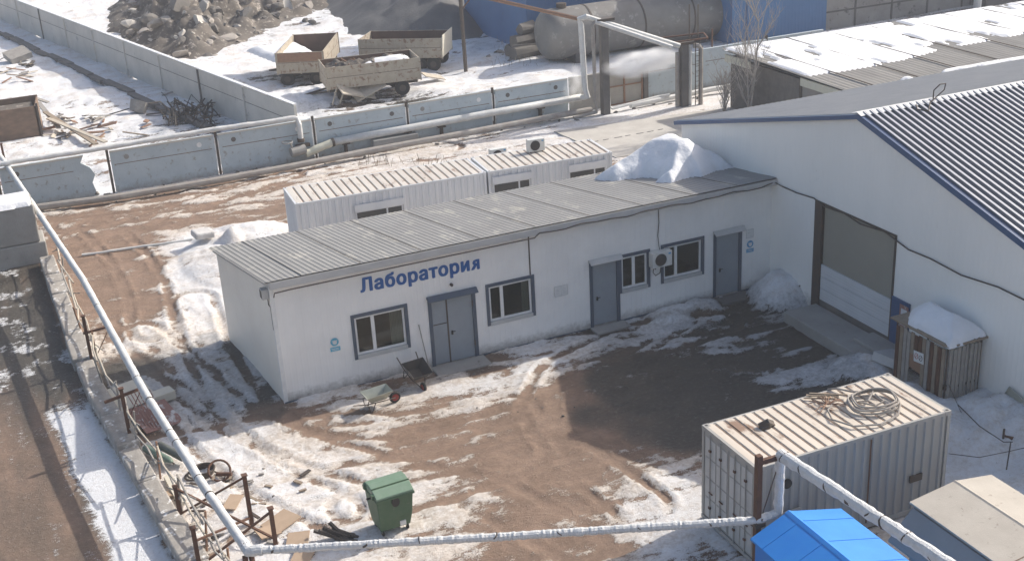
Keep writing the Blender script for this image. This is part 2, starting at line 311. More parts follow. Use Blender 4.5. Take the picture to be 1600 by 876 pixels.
# ================= GROUND =================
L = 19.24
CP = """100,300,.9,0 170,300,.9,0 250,288,.7,.1 350,272,.7,.1 430,262,.6,.1 520,262,.6,.1 620,240,.62,.1 700,222,.7,.2 800,203,.85,.2 900,188,.9,.2 950,178,.95,.2 1100,188,.7,.2 1120,155,.95,0 600,252,.7,.1 500,275,.55,.1
120,325,.2,.1 150,335,.15,.1 250,322,.28,.1 350,300,.42,.1 400,300,.3,.1 430,330,.12,.1 300,345,.12,.1 200,360,.1,0 120,360,.2,0 380,350,.12,.1 300,312,.5,.1 200,345,.3,.1 380,320,.35,.1 330,335,.2,.1
170,410,0,0 220,440,0,0 200,480,0,0 250,415,.02,0 170,450,0,0 130,400,.1,.1 130,450,.1,.2 235,470,0,0 300,390,1,0 330,370,1,0 400,365,1,0 290,430,1,0 320,460,1,0 340,480,1,.2 272,415,.85,0 275,450,.8,0
240,510,.72,0 300,515,.8,0 340,510,.85,0 220,535,.65,0 165,520,.3,.1 190,580,.0,.8 230,575,.05,.7 280,580,.58,.5 330,600,.6,.6 280,640,.62,.5 380,620,.5,.6 400,600,.32,.6 350,560,.5,.6 330,530,.5,.6 370,550,0,.9 420,610,.05,.9 230,620,.35,.6 430,645,0.15,.6 310,560,.55,.6 250,660,.4,.5 345,640,.5,.6
300,700,.9,0 400,680,.8,0 450,700,.7,0 380,740,.85,0 500,730,.75,0 500,660,.22,0 470,680,.3,0 560,690,.42,0 620,690,.2,0 650,670,0,0 700,640,.35,0 560,720,.62,0 640,720,.2,0 560,770,.9,0 500,790,.95,0 450,780,.95,0 400,790,.9,0 680,760,.6,0 720,720,.5,0 700,800,.55,0 740,780,.25,0 730,690,.35,0 600,740,.55,0 560,670,.25,0 620,770,.7,0 530,840,.8,0 680,700,.1,0 600,705,.35,0
480,620,.8,.4 540,630,.65,.3 600,660,.6,0 650,650,.4,.1 700,605,.75,.1 760,600,.8,.1 820,590,.8,.1 860,560,.8,.2 740,575,.05,.6 900,540,.7,.5 800,622,.55,0 850,600,.5,0 780,640,.25,0 900,530,.7,.6 540,650,.5,0 460,650,.2,.1 720,635,.6,0 760,625,.6,0 840,540,.8,.4 700,590,.3,.5
800,660,0,0 850,640,.05,0 880,620,.1,.1 820,720,0,0 780,760,0,0 850,780,0,.1 900,740,.05,0 950,700,.2,0 960,740,.42,0 930,800,.15,.1 1000,760,.55,0 1050,750,.75,0 1000,800,.75,0 1070,790,.85,0 900,830,.2,0 800,850,.05,0 740,850,.45,0 650,870,.5,0 1040,860,.8,0 950,870,.35,0 1080,860,.8,0 870,690,0,0 1000,730,.3,0 830,820,0,.1 880,770,.1,0 760,700,.1,0
960,560,.2,.7 1000,530,.45,.7 1050,500,.75,.6 1100,490,.55,.6 1060,540,.5,.7 1120,520,.35,.8 950,600,.05,.9 1000,620,0,1 1050,600,0,1 1000,580,.1,1 920,650,0,.7 1000,680,0,.7 1060,680,0,.9 1100,620,0,1 1150,600,.1,1 1100,570,.05,1 1200,560,.1,1 1240,530,.05,1 1180,510,.25,1 1150,480,.1,1 1270,560,.4,.9 1230,600,.55,.9 1290,580,.6,.8 1330,590,.4,.8 1300,530,0,1 1180,630,0,1 1140,650,0,1 1220,500,.4,1 1210,470,1,.5 1240,460,1,.5 1340,560,.2,.9 985,500,.55,.6 940,515,.2,.8 1020,520,.7,.6 1260,585,.6,.8
250,800,.4,.3 300,760,.75,0 340,820,.8,0 350,850,.7,0 400,850,.85,0 240,740,.6,.2 330,720,.9,0
1500,640,1,0 1560,700,1,0 1580,640,1,0 1500,700,.9,.2 1590,760,1,0 1480,600,.8,.2 1400,600,.8,.2 1370,580,.8,.3
380,100,1,0 60,130,1,0 200,60,1,0 130,30,1,0 450,170,.7,.7 600,160,.4,.8 780,100,.95,0 700,130,.95,0 480,30,.75,.6 540,60,.9,0 100,200,.75,.5 200,210,.75,.6 280,190,.5,.8 30,110,.95,.5 820,80,.95,.8 60,180,.75,.5 760,50,.6,.9 850,20,.8,.5 900,5,.4,.8 330,110,1,0 400,140,1,0 640,160,.3,.9 680,115,.7,.6 330,60,.6,.8 250,170,1,0 160,110,1,0 520,135,.3,.9 440,125,.5,.9 740,20,.2,.9 150,180,.8,.3 40,220,.8,.3 850,160,.9,.5""".split()
cps = []
for t in CP:
    u, v, s_, k_ = map(float, t.split(',')); q = P(u, v); cps.append((q[0], q[1], s_, k_))
cps += [(15, 35, .7, .5), (60, 60, 1, 0), (0, 120, 1, 0), (-60, 60, 1, 0), (90, 20, 1, 0), (30, -30, 1, 0), (0, -30, .8, .3), (60, 120, 1, 0), (22, -22, 1, 0), (25, 9, .8, .3), (12, 9.5, .8, .3), (5, 9, .6, .3)]
cps = np.array(cps)
def axis(a, b, step, lo, hi):
    x = list(np.arange(a, b, step)); s_ = step; q = a; left = []
    while q > lo: s_ *= 1.12; q -= s_; left.append(q)
    s_ = step; q = b; right = [b]
    while q < hi: s_ *= (1.012 if q < 92 and b > 25 else 1.12); q += s_; right.append(q)
    return np.array(left[::-1]+x+right)
gx = axis(-10, 24, .115, -400, 400); gy = axis(-19, 28, .115, -300, 600)
X, Y = np.meshgrid(gx, gy, indexing='ij'); sh = X.shape
Sn = np.zeros(sh); To = np.zeros(sh)
for i in range(sh[0]):
    d2 = (X[i][:, None]-cps[:, 0])**2+(Y[i][:, None]-cps[:, 1])**2; wt = 1/(d2+.04)**1.7
    Sn[i] = (wt*cps[:, 2]).sum(1)/wt.sum(1); To[i] = (wt*cps[:, 3]).sum(1)/wt.sum(1)
# drag direction of wheels: along x in the open yard, along y beside the end wall
ax_ = sstep(-2, 1.5, -X)*sstep(-6, -2.5, Y)*(1-sstep(9, 12, Y))
wx = X+1.6*(fbm(X*.25, Y*.25, 3)-.5); wy = Y+1.6*(fbm(X*.25+40, Y*.25, 3)-.5)+.10*X
st1 = fbm(wx*.55, wy*3.1, 5); st2 = fbm(wx*3.1+.6*wy, wy*.6, 5)
streak = st1*(1-ax_)+st2*ax_; lump = fbm(X*1.3, Y*1.3, 6, gain=.6); fine = fbm(X*5, Y*5, 4)
amp = np.clip(.30+3.2*Sn, 0, 1)
sn = Sn+amp*(1.45*(streak-.5)+.75*(lump-.5)+.35*(fine-.5))+.10*(X < 2.5)*(Y > -12)*(Y < 9)*(Sn > .15)
TR = ["215,520 290,585 360,650 450,692 560,708 700,690 860,640 1000,580 1150,540", "300,470 330,560 380,640 470,700 620,745 760,770 900,850", "110,352 250,335 420,290 560,258 700,232", "95,380 200,352 330,312 450,275", "300,850 420,780 560,745 700,720 850,660 960,560 1050,500",
      "1000,790 900,715 850,640 880,575 1000,520 1120,505", "250,700 330,690 450,660 620,668 800,640", "240,520 230,450 200,400 150,350", "560,790 700,760 860,700 1000,640 1100,600", "180,590 260,620 330,680 400,740 520,800"]
track = np.zeros(sh); lip = np.zeros(sh)
for k, tr in enumerate(TR):
    pt = np.array([P(*map(float, t.split(',')))[:2] for t in tr.split()]); tt = np.linspace(0, len(pt)-1, 160); sm_ = np.stack([np.interp(tt, range(len(pt)), pt[:, c]) for c in (0, 1)], 1)
    for _ in range(14): sm_[1:-1] = (sm_[:-2]+2*sm_[1:-1]+sm_[2:])/4
    D = np.full(sh, 9.); Sg = np.zeros(sh); Al = np.zeros(sh); al = 0.
    ii = np.where((gx > sm_[:, 0].min()-2) & (gx < sm_[:, 0].max()+2))[0]; jj = np.where((gy > sm_[:, 1].min()-2) & (gy < sm_[:, 1].max()+2))[0]; i0, i1, j0, j1 = ii[0], ii[-1]+1, jj[0], jj[-1]+1
    Xs, Ys = X[i0:i1, j0:j1], Y[i0:i1, j0:j1]; Ds = np.full(Xs.shape, 9.)
    for a_, b_ in zip(sm_[:-1], sm_[1:]):
        dx, dy = b_-a_; t_ = np.clip(((Xs-a_[0])*dx+(Ys-a_[1])*dy)/(dx*dx+dy*dy+1e-9), 0, 1); Ds = np.minimum(Ds, np.hypot(Xs-a_[0]-t_*dx, Ys-a_[1]-t_*dy))
    wob = .12*(fbm(Xs*1.5+k, Ys*1.5, 3)-.5); e_ = np.abs(Ds-.8+wob)
    fade = sstep(.25, .5, fbm(Xs*.5+3*k, Ys*.5, 3))
    track[i0:i1, j0:j1] = np.maximum(track[i0:i1, j0:j1], (1-sstep(.10, .24, e_))*fade); lip[i0:i1, j0:j1] = np.maximum(lip[i0:i1, j0:j1], np.exp(-((e_-.27)/.07)**2)*fade)
msk = sstep(.08, .86, sn+.05-.42*track+.22*lip*sstep(.15, .5, Sn))
hole = inpoly([(-.35, -.3), (L+40, -.3), (L+40, 6.6), (-.35, 6.6)], X, Y)
# relief: trench and bank on the far left beyond the row of blocks
def edge_x(y): return np.interp(y, [-20, -9, -1.4, 5, 18, 27], [-4.5, -4.75, -5.45, -6.0, -6.2, -6.4])
ex = edge_x(Y)
dep = sstep(.0, .25, ex-X)*(1-sstep(22, 25.5, Y)); far = sstep(1.0, 3.0, ex-X)
bankh = -1.3+.75*sstep(1.5, 2.6, ex-X+.5*(fbm(X*.8, Y*.8, 3)-.5))+.8*(fbm(X*2.6, Y*.15, 4)-.5)+.25*(fbm(X*1.5, Y*1.2, 5)-.5)*sstep(1.3, 2.2, ex-X)
Zg = np.zeros(sh)
Zg = Zg+.05*(fbm(X*.5, Y*.5, 4)-.5)*2
tread = (fbm(wx*.9, wy*6.5, 4)-.5)*(1-ax_)+(fbm(wx*6.5+wy, wy*.9, 4)-.5)*ax_
Zg += msk*(.05+.10*(lump-.35)+.06*(streak-.5))+.05*tread+.02*(fine-.5)-.055*track+.05*lip
Zg = Zg*(1-dep)+dep*(bankh+.10*(lump-.5)+.10*(st2-.5))
def bump(cx, cy, rx, ry, h, nz=.35):
    e = ((X-cx)/rx)**2+((Y-cy)/ry)**2
    return h*np.clip(1-e, 0, 1)**.8*(1-nz+2*nz*fbm(X*2.3+cx, Y*2.3, 5))
for b in [(.5, 14.2, 1.4, 3.2, .26), (2.4, 17.2, 2.3, 1.4, .4), (19.1, -1.15, 1.5, 1.35, 1.0), (17.2, -11.3, 1.5, 3.0, .75), (19.3, -12.6, 2.2, 2.2, .9), (21.6, -10.6, 3.0, 2.3, .6),
          (14.6, -.55, 1.3, .6, .35), (16.0, -.5, .8, .5, .3), (17.6, -7.6, 1.2, 1.1, .5), (11.6, 40.5, 5.2, 3.0, .6), (1.8, 16.2, .5, .5, .45)]:
    h = bump(*b); Zg = np.maximum(Zg, Zg*.3+h) if b[4] > .5 else Zg+h; m_ = sstep(.02, .2, h); msk = np.maximum(msk, m_*sstep(.05, .3, h))
behind = sstep(27.6, 30, Y); Zg += behind*.25*(fbm(X*.35, Y*.35, 4)-.5)*2
# bank colours
bs = fbm(X*3.5, Y*.5, 5); bsn = .93*(1-sstep(1.15, 1.75, ex-X+.5*(lump-.5)))*(1-sstep(2.2, 4.6, Y+.8*(lump-.5)))
bsn = np.maximum(bsn, sstep(.62, .75, bs)*.25*sstep(1, 2, ex-X)); bsn = np.maximum(bsn, .55*sstep(.52, .66, lump)*sstep(3, 6, Y))
msk = msk*(1-dep)+dep*bsn; tone = np.clip(To+.25*(lump-.5), 0, 1)*(1-dep)+dep*(.47+.3*sstep(2.5, 7, Y)+.5*(fbm(X*2.5, Y*.3, 4)-.5))
dirtyS = np.clip(1.27-Sn+.9*(streak-.5)+.3*track, 0, 1)*(1-dep)+dep*.15
dirtyS = np.where(Y < 27, dirtyS, np.clip(.22+1.6*(lump-.5)+.8*(streak-.5), 0, .8))
nx, ny = sh; me = bpy.data.meshes.new('ground')
me.vertices.add(nx*ny); me.vertices.foreach_set('co', np.stack([X, Y, Zg], -1).reshape(-1).astype(np.float32))
I = np.arange(nx*ny).reshape(sh); qd = np.stack([I[:-1, :-1], I[1:, :-1], I[1:, 1:], I[:-1, 1:]], -1).reshape(-1, 4)
me.loops.add(qd.size); me.loops.foreach_set('vertex_index', qd.reshape(-1).astype(np.int32))
me.polygons.add(len(qd)); me.polygons.foreach_set('loop_start', (np.arange(len(qd))*4).astype(np.int32)); me.polygons.foreach_set('loop_total', np.full(len(qd), 4, np.int32))
me.polygons.foreach_set('use_smooth', np.ones(len(qd), bool)); me.update(calc_edges=True)
for nm, arr in (('snow', msk), ('tone', tone), ('dirty', dirtyS)):
    a = me.attributes.new(nm, 'FLOAT', 'POINT'); a.data.foreach_set('value', arr.reshape(-1).astype(np.float32))
def ground_mat():
    m = bpy.data.materials.new('ground'); m.use_nodes = True; n = m.node_tree.nodes; l = m.node_tree.links; b = n['Principled BSDF']
    def at(nm): a = n.new('ShaderNodeAttribute'); a.attribute_name = nm; return a.outputs['Fac']
    tc = n.new('ShaderNodeTexCoord')
    def noise(s_, d=8, r=.6, st=(1, 1, 1)):
        mp = n.new('ShaderNodeMapping'); mp.inputs['Scale'].default_value = st; l.new(tc.outputs['Object'], mp.inputs[0])
        t = n.new('ShaderNodeTexNoise'); t.inputs['Scale'].default_value = s_; t.inputs['Detail'].default_value = d; t.inputs['Roughness'].default_value = r
        l.new(mp.outputs[0], t.inputs[0]); return t.outputs[0]
    def math_(op, a, b_=None, c=None):
        x = n.new('ShaderNodeMath'); x.operation = op
        for i, q in enumerate((a, b_, c)):
            if q is None: continue
            if isinstance(q, (int, float)): x.inputs[i].default_value = q
            else: l.new(q, x.inputs[i])
        return x.outputs[0]
    def mr(v, a, b_, c=0, d=1):
        x = n.new('ShaderNodeMapRange'); l.new(v, x.inputs[0])
        for i, q in enumerate((a, b_, c, d)): x.inputs[i+1].default_value = q
        return x.outputs[0]
    def mix(f, a, b_):
        x = n.new('ShaderNodeMix'); x.data_type = 'RGBA'
        if isinstance(f, float): x.inputs[0].default_value = f
        else: l.new(f, x.inputs[0])
        for i, q in ((6, a), (7, b_)):
            if isinstance(q, tuple): x.inputs[i].default_value = (*q, 1)
            else: l.new(q, x.inputs[i])
        return x.outputs[2]
    S, T, D = at('snow'), at('tone'), at('dirty')
    n1, n2, n3 = noise(.9), noise(7, 6, .7), noise(28, 4, .7)
    ns = noise(3, 6, .7, (1, 3.5, 1)); n4 = noise(2.4, 5, .6); T = mr(T, .3, .75)
    e = math_('ADD', S, math_('MULTIPLY', math_('SUBTRACT', math_('ADD', n2, n3), 1.), 1.15)); e = math_('ADD', e, math_('MULTIPLY', math_('SUBTRACT', ns, .5), 1.3)); e = math_('ADD', e, math_('MULTIPLY', math_('SUBTRACT', n4, .5), 1.0))
    f = mr(e, .36, .62)
    red = mix(mr(n1, .35, .65), (.30, .20, .14), (.205, .138, .098)); red = mix(mr(n4, .38, .62, 0, .45), red, (.165, .112, .082)); red = mix(mr(n2, .50, .85, 0, .7), red, (.34, .25, .185))
    dk = mix(mr(n1, .35, .65), (.045, .039, .032), (.08, .07, .056)); dk = mix(mr(n2, .5, .85), dk, (.15, .137, .118))
    dirt = mix(T, red, dk); dirt = mix(mr(ns, .55, .75, 0, .35), dirt, (.12, .08, .06))
    sw = mix(mr(n1, .3, .7), (.79, .79, .795), (.73, .73, .735))
    sdirt = mix(mr(n2, .35, .65), (.70, .645, .585), (.46, .385, .315))
    sdk = mix(mr(n2, .35, .7), (.50, .50, .50), (.27, .265, .26)); sdirt = mix(mr(T, .3, .8), sdirt, sdk)
    sw = mix(mr(math_('ADD', D, math_('MULTIPLY', math_('SUBTRACT', n2, .5), 1.0)), .10, .85, 0, .95), sw, sdirt)
    c = mix(f, dirt, sw); l.new(c, b.inputs['Base Color'])
    rg = mr(n1, .35, .65, .35, .8); rgh = math_('ADD', math_('MULTIPLY', T, -.25), mr(n1, .3, .7, .6, .95))
    l.new(math_('MAXIMUM', math_('MULTIPLY', f, .6), rgh), b.inputs['Roughness']); b.inputs['Specular IOR Level'].default_value = .35
    bp = n.new('ShaderNodeBump'); bp.inputs['Strength'].default_value = .8; bp.inputs['Distance'].default_value = .06
    l.new(math_('ADD', math_('ADD', math_('MULTIPLY', n2, .9), math_('MULTIPLY', n3, .35)), math_('MULTIPLY', f, .45)), bp.inputs['Height']); l.new(bp.outputs[0], b.inputs['Normal'])
    return m
me.materials.append(ground_mat()); go = bpy.data.objects.new('ground', me); C.objects.link(go); tag(go, None, kind='structure')
def GZ(x, y):      # ground height at a point
    i = int(np.clip(np.searchsorted(gx, x), 0, nx-1)); j = int(np.clip(np.searchsorted(gy, y), 0, ny-1)); return float(Zg[i, j])

# pale concrete apron behind the cabins
ap = [P(865, 205, .12), P(962, 246, .12), P(1075, 226, .12), (38, 14, .12), (38, 21.5, .12), P(1105, 172, .12)]
mb = MB().prism([(p[0], p[1], -.15) for p in ap], (0, 0, .27))
a = build('pavement', mb, 'concrete_light'); tag(a, None, kind='structure')
mb = MB(); q0 = Vector(P(925, 222, .128)); q1 = Vector(P(1045, 200, .128))
for k in range(7):
    t0, t1 = k/7, k/7+random.uniform(.06, .12); mb.bar(q0.lerp(q1, t0), q0.lerp(q1, t1), .08, .01)
j = build('pavement_crack', mb, 'concrete_dark', a)

# ================= LABORATORY =================
H1, H2, W = 4.38, 3.62, 6.0; SK = .58
lab = thing('laboratory_building', 'long low white ribbed metal laboratory building with blue lettering over its first door', 'building', (0, 0, 0))
def holed_wall(y, x0, x1, z0, z1, holes, depth, into=1, swap=False):
    """wall in the plane y (or x if swap) with openings and their reveals"""
    mb = MB(); us = sorted({x0, x1, *[h[0] for h in holes], *[h[1] for h in holes]}); zs = sorted({z0, z1, *[h[2] for h in holes], *[h[3] for h in holes]})
    T_ = (lambda u, d, z: (d, u, z)) if swap else (lambda u, d, z: (u, d, z))
    for a_, b_ in zip(us, us[1:]):
        for c_, d_ in zip(zs, zs[1:]):
            mu, mz = (a_+b_)/2, (c_+d_)/2
            if any(h[0] < mu < h[1] and h[2] < mz < h[3] for h in holes): continue
            mb.add([T_(a_, y, c_), T_(b_, y, c_), T_(b_, y, d_), T_(a_, y, d_)], [(0, 1, 2, 3)])
    for h in holes:
        y2 = y+depth*into; a_, b_, c_, d_ = h
        mb.add([T_(a_, y, c_), T_(b_, y, c_), T_(b_, y, d_), T_(a_, y, d_), T_(a_, y2, c_), T_(b_, y2, c_), T_(b_, y2, d_), T_(a_, y2, d_)],
               [(0, 4, 5, 1), (1, 5, 6, 2), (2, 6, 7, 3), (3, 7, 4, 0)])
    return mb
WIN = [(2.58, 4.46, 1.05, 2.54, .36, .55), (7.46, 9.2, 1.15, 2.58, .30, .7), (12.70, 13.88, 1.22, 2.58, .48, 0), (14.46, 16.2, 1.23, 2.62, .33, 0)]
DR = [(5.30, 6.95, .03, 2.58), (11.49, 12.62, .08, 2.62), (16.72, 17.88, .1, 2.68)]
front = holed_wall(0, 0, L-.003, -.15, H1, [w_[:4] for w_ in WIN]+DR, .16)
build('wall', front, 'lab_wall', lab)
side = MB().add([(0, 0, -.15), (0, 0, H1), (-SK, W, H2), (-SK, W, -.15)], [(0, 1, 2, 3)]); build('end_wall', side, 'lab_side', lab)
back = MB().add([(-SK, W, -.15), (L, W, -.15), (L, W, H2), (-SK, W, H2)], [(0, 1, 2, 3)]).add([(0.01, .3, 0), (L-.01, .3, 0), (L-.01, .3, H1-.1), (0.01, .3, H1-.1)], [(0, 1, 2, 3)])
build('rear_wall', back, 'lab_side', lab)
sl = (H2-H1)/W
def lab_roof_z(x, y): return H1+.07+sl*y
o_ = (-.22, -.30, lab_roof_z(0, -.3)); vv = (-SK, W+.5, sl*(W+.5)); un = Vector((0, -sl, 1)).normalized()
PR = [(0, 0), (.25, 0), (.42, 1), (.70, 1), (.87, 0)]
rf = MB().ribbed(o_, (1, 0, 0), vv, un, L+.22+SK, .19, [(a_, h*.013) for a_, h in PR])
rf.add([(-.22, -.3, lab_roof_z(0, -.3)-.025), (L-.01, -.3, lab_roof_z(0, -.3)-.025), (L-.01, W+.2, lab_roof_z(0, W+.2)-.025), (-.22-SK, W+.2, lab_roof_z(0, W+.2)-.025)], [(0, 1, 2, 3)])
roof = build('roof', rf, 'lab_roof', lab)
sm = MB()
for x in (1.0, 3.0, 5.1, 7.2, 9.3, 11.4, 13.5, 15.6, 17.5):
    sm.bar((x, -.28, lab_roof_z(0, -.28)+.022), (x-SK, W+.15, lab_roof_z(0, W+.15)+.017), .014, .012)
build('roof_seam', sm, 'steel_dark', roof)
fb = MB().box(-.05, -.34, H1-.16, L-.01, -.31, H1+.07).box(-.05, -.31, H1-.16, L-.01, -.002, H1-.13)
build('fascia', fb, 'gray_trim', lab)
build('verge_trim', MB().bar((-.06, -.3, H1-.0), (-.06-SK, W+.2, H1-.0+sl*(W+.5)), .07, .16), 'gray_trim', lab)
build('base_trim', MB().box(-.02, -.03, -.1, 5.27, -.003, .05).box(6.98, -.03, -.1, 11.46, -.003, .06).box(12.66, -.03, -.1, 16.68, -.003, .09).box(17.92, -.03, -.1, L-.01, -.003, .12), 'dark_frame', lab)
build('corner_trim', MB().box(-.035, -.02, -.1, .10, -.004, H1-.14).box(-.035, -.004, -.1, -.004, .12, H1-.14), 'white_pvc', lab)
build('wall_joint', MB().box(9.10, -.014, 2.62, 9.15, -.003, H1-.17), 'steel_dark', lab)
for i, (x0, x1, z0, z1, ml, cur) in enumerate(WIN):
    t = .11; fr = MB().box(x0-.06, -.035, z1-.045, x1+.06, .05, z1+.07).box(x0-.06, -.035, z0-.07, x0+.05, .05, z1-.047).box(x1-.05, -.035, z0-.07, x1+.06, .05, z1-.047)
    wn = build('window', fr, 'dark_frame', lab)
    build('sill', MB().box(x0+.052, -.06, z0-.07, x1-.052, .05, z0+.06), 'gray_trim', wn)
    a0, a1, b0, b1 = x0+.06, x1-.06, z0+.07, z1-.055; mx = a0+(a1-a0)*ml
    g = MB().box(a0, .03, b0, a0+.07, .09, b1).box(a1-.07, .03, b0, a1, .09, b1).box(a0+.072, .03, b0, a1-.072, .09, b0+.07).box(a0+.072, .03, b1-.07, a1-.072, .09, b1).box(mx-.06, .028, b0+.072, mx+.06, .092, b1-.072)
    build('sash', g, 'white_pvc', wn)
    build('pane', MB().box(a0+.073, .055, b0+.073, mx-.063, .063, b1-.073).box(mx+.063, .055, b0+.073, a1-.073, .063, b1-.073), 'glass', wn)
    build('interior', MB().box(x0+.01, .14, z0+.01, x1-.01, .155, z1-.01), 'interior', wn)
    if cur:
        c0 = mx+(a1-mx)*cur; cu = MB(); k = 16
        for q in range(k):
            xa = c0+(a1-.07-c0)*q/k; xb = c0+(a1-.07-c0)*(q+1)/k; cu.add([(xa, .115+.012*(q % 2), b0+.08), (xb, .115+.012*((q+1) % 2), b0+.08), (xb, .115+.012*((q+1) % 2), b1-.1), (xa, .115+.012*(q % 2), b1-.1)], [(0, 1, 2, 3)])
        build('curtain', cu, 'curtain', wn)
for i, (x0, x1, z0, z1) in enumerate(DR):
    d = build('door', MB().box(x0+.08, .02, z0+.03, x1-.08, .08, z1-.09), 'door_gray', lab)
    build('door_frame', MB().box(x0-.05, -.03, z0, x0+.075, .1, z1-.002), 'dark_frame', d); build('door_frame', MB().box(x1-.075, -.03, z0, x1+.05, .1, z1-.002), 'dark_frame', d)
    build('canopy', MB().box(x0-.08, -.10, z1, x1+.10, .05, z1+.09).add([(x0-.08, -.24, z1-.05), (x1+.1, -.24, z1-.05), (x1+.1, -.1, z1+.095), (x0-.08, -.1, z1+.095), (x0-.08, -.24, z1-.03), (x1+.1, -.24, z1-.03), (x1+.1, -.08, z1+.11), (x0-.08, -.08, z1+.11)], [(0, 1, 2, 3), (4, 5, 6, 7), (0, 1, 5, 4), (1, 2, 6, 5), (3, 0, 4, 7)]), 'dark_frame' if i == 0 else 'gray_trim', d)
    if i == 0:
        xs = x0+.08+.32*(x1-x0); build('leaf_joint', MB().box(xs, .005, z0+.03, xs+.05, .022, z1-.09).box(x0+.1, .008, 1.55, xs-.01, .021, 1.58), 'steel_dark', d)
        hx = xs+.13
    else: hx = x0+.22
    build('handle', MB().box(hx, -.02, 1.08, hx+.06, .02, 1.22).tube([(hx+.03, -.05, 1.2), (hx+.13, -.05, 1.2)], .014, 6).tube([(hx+.03, -.05, 1.2), (hx+.03, .01, 1.2)], .014, 6), 'black', d)
    if i == 0: build('hinge', MB().box(x1-.1, -.045, 2.0, x1-.06, -.032, 2.2).box(x1-.1, -.045, .5, x1-.06, -.032, .7), 'steel_dark', d)
# lettering
def text_mesh(name, body, size_w, height, m, parent, place, depth=0., bold=.03):
    """raised lettering; the strokes are thickened by shifted copies that lie a millimetre apart in depth"""
    cu = bpy.data.curves.new(name, 'FONT'); cu.body = body; cu.size = 1; cu.extrude = depth; cu.resolution_u = 3; cu.space_character = 1.12
    tmp = bpy.data.objects.new('tmp', cu); C.objects.link(tmp); bpy.context.view_layer.update()
    me = bpy.data.meshes.new_from_object(tmp.evaluated_get(bpy.context.evaluated_depsgraph_get())); bpy.data.objects.remove(tmp)
    co_ = np.array([v.co[:] for v in me.vertices]); mn, mx = co_.min(0), co_.max(0); mb = MB(); fs = [tuple(p.vertices) for p in me.polygons]
    co_[:, 0] = (co_[:, 0]-mn[0])/(mx[0]-mn[0])*size_w; co_[:, 1] *= height
    for i, (dx, dy) in enumerate([(0, 0), (-bold, 0), (bold, 0), (0, bold*.6), (0, -bold*.6), (bold*.8, bold*.5), (-bold*.8, -bold*.5), (bold*.8, -bold*.5), (-bold*.8, bold*.5), (-bold*.5, 0), (bold*.5, 0)]):
        mb.add([place(x+dx, y+dy, z+.0017*i) for x, y, z in co_], fs)
    return build(name, mb, m, parent)
LP = lambda x, y, z: (2.99+x, -.006-z, 3.36+y-.012*x)
text_mesh('lettering', 'Лаборатори', 3.86, .66, 'blue_letter', lab, LP, bold=.031)
text_mesh('lettering', 'R', .27, .49, 'blue_letter', lab, lambda x, y, z: LP(4.23-x, y, z), bold=.031)   # the last letter is a turned R
# things on and along the laboratory wall
def ac_unit(label, group='outdoor air conditioner units'):
    t = thing('air_conditioner', label, 'air conditioner', (0, 0, 0), 0, group)
    b = build('body', MB().box(0, 0, 0, .82, .30, .58), 'ac_white', t, bevel=.015)
    ring = MB().tube([(.34, -.012, .29), (.34, .004, .29)], .235, 24); build('fan_grille', ring, 'ac_grille', t)
    fg = MB()
    for rr in (.08, .13, .18, .23): fg.tube([(.34+rr*math.cos(a_), -.018, .29+rr*math.sin(a_)) for a_ in np.linspace(0, 2*math.pi, 25)], .005, 4, cap=False)
    for k in range(8): fg.bar((.34, -.018, .29), (.34+.23*math.cos(k*math.pi/4), -.018, .29+.23*math.sin(k*math.pi/4)), .006)
    build('fan_guard', fg, 'chassis', t); build('badge', MB().box(.66, -.006, .46, .76, -.001, .51), 'sign_blue', t)
    build('bracket', MB().box(.1, .0, -.04, .14, .34, 0).box(.68, .0, -.04, .72, .34, 0), 'steel_dark', t)
    return t
ac = ac_unit('white air conditioner unit mounted on the laboratory front wall between two windows'); ac.location = (13.86, -.36, 1.98)
ca = MB(); ca.tube([(14.3, -.03, 4.15), (14.32, -.03, 3.6), (14.27, -.03, 3.1), (14.3, -.05, 2.7), (14.3, -.1, 2.57)], .014, 6)
ca.tube([(14.0, -.2, 1.98), (13.98, -.16, 1.75), (14.1, -.14, 1.6), (14.3, -.12, 1.66), (14.35, -.1, 1.9), (14.34, -.1, 2.0)], .018, 6)
solo('cable', ca, 'steel_dark', 'thin dark drop cable and loop of hose feeding the wall air conditioner', 'cable')
cb = MB(); cb.tube([(.02, -.36, H1-.42), (.06, -.36, H1-.28), (.6, -.36, H1-.26), (4.5, -.36, H1-.25), (9.2, -.36, H1-.24)], .022, 6)
cb.tube([(9.2, -.36, H1-.24), (9.4, -.36, H1-.1)]+[(x, -.365, H1-.12-.03*math.sin(x*2.1)-.02*math.sin(x*5)) for x in np.arange(9.8, 18.6, .3)]+[(18.9, -.36, H1-.05), (L-.1, -.3, H1-.05), (L-.06, -.7, H1-.1)], .02, 6)
cb.tube([(L-.06, -.7, H1-.1), (L-.06, -1.6, 4.28), (L-.05, -2.6, 4.36), (L-.05, -3.2, 4.22), (L-.05, -4.3, 4.30), (L-.06, -5.2, 4.18), (L-.06, -6.4, 4.30), (L-.06, -7.6, 4.05), (L-.06, -8.6, 4.08), (L-.06, -10, 4.0), (L-.06, -11.5, 4.15), (L-.06, -13, 4.1), (L-.06, -16, 4.0)], .024, 6)
solo('cable', cb, 'steel_dark', 'long dark cable running under the laboratory eave and sagging across the warehouse gable', 'cable')
fl = thing('floodlight', 'small gray floodlight and junction box on the near corner of the laboratory end wall', 'floodlight', (-.16, .25, 3.75))
build('housing', MB().box(-.1, -.16, 0, .12, .16, .34), 'gray_trim', fl, bevel=.02); build('lens', MB().box(-.112, -.12, .04, -.101, .12, .3), 'ac_grille', fl)
build('conduit', MB().tube([(.1, .0, 0), (.1, 0, -.25), (.13, -.12, -.3), (.13, -.14, -1.1)], .018, 6), 'steel_dark', fl)
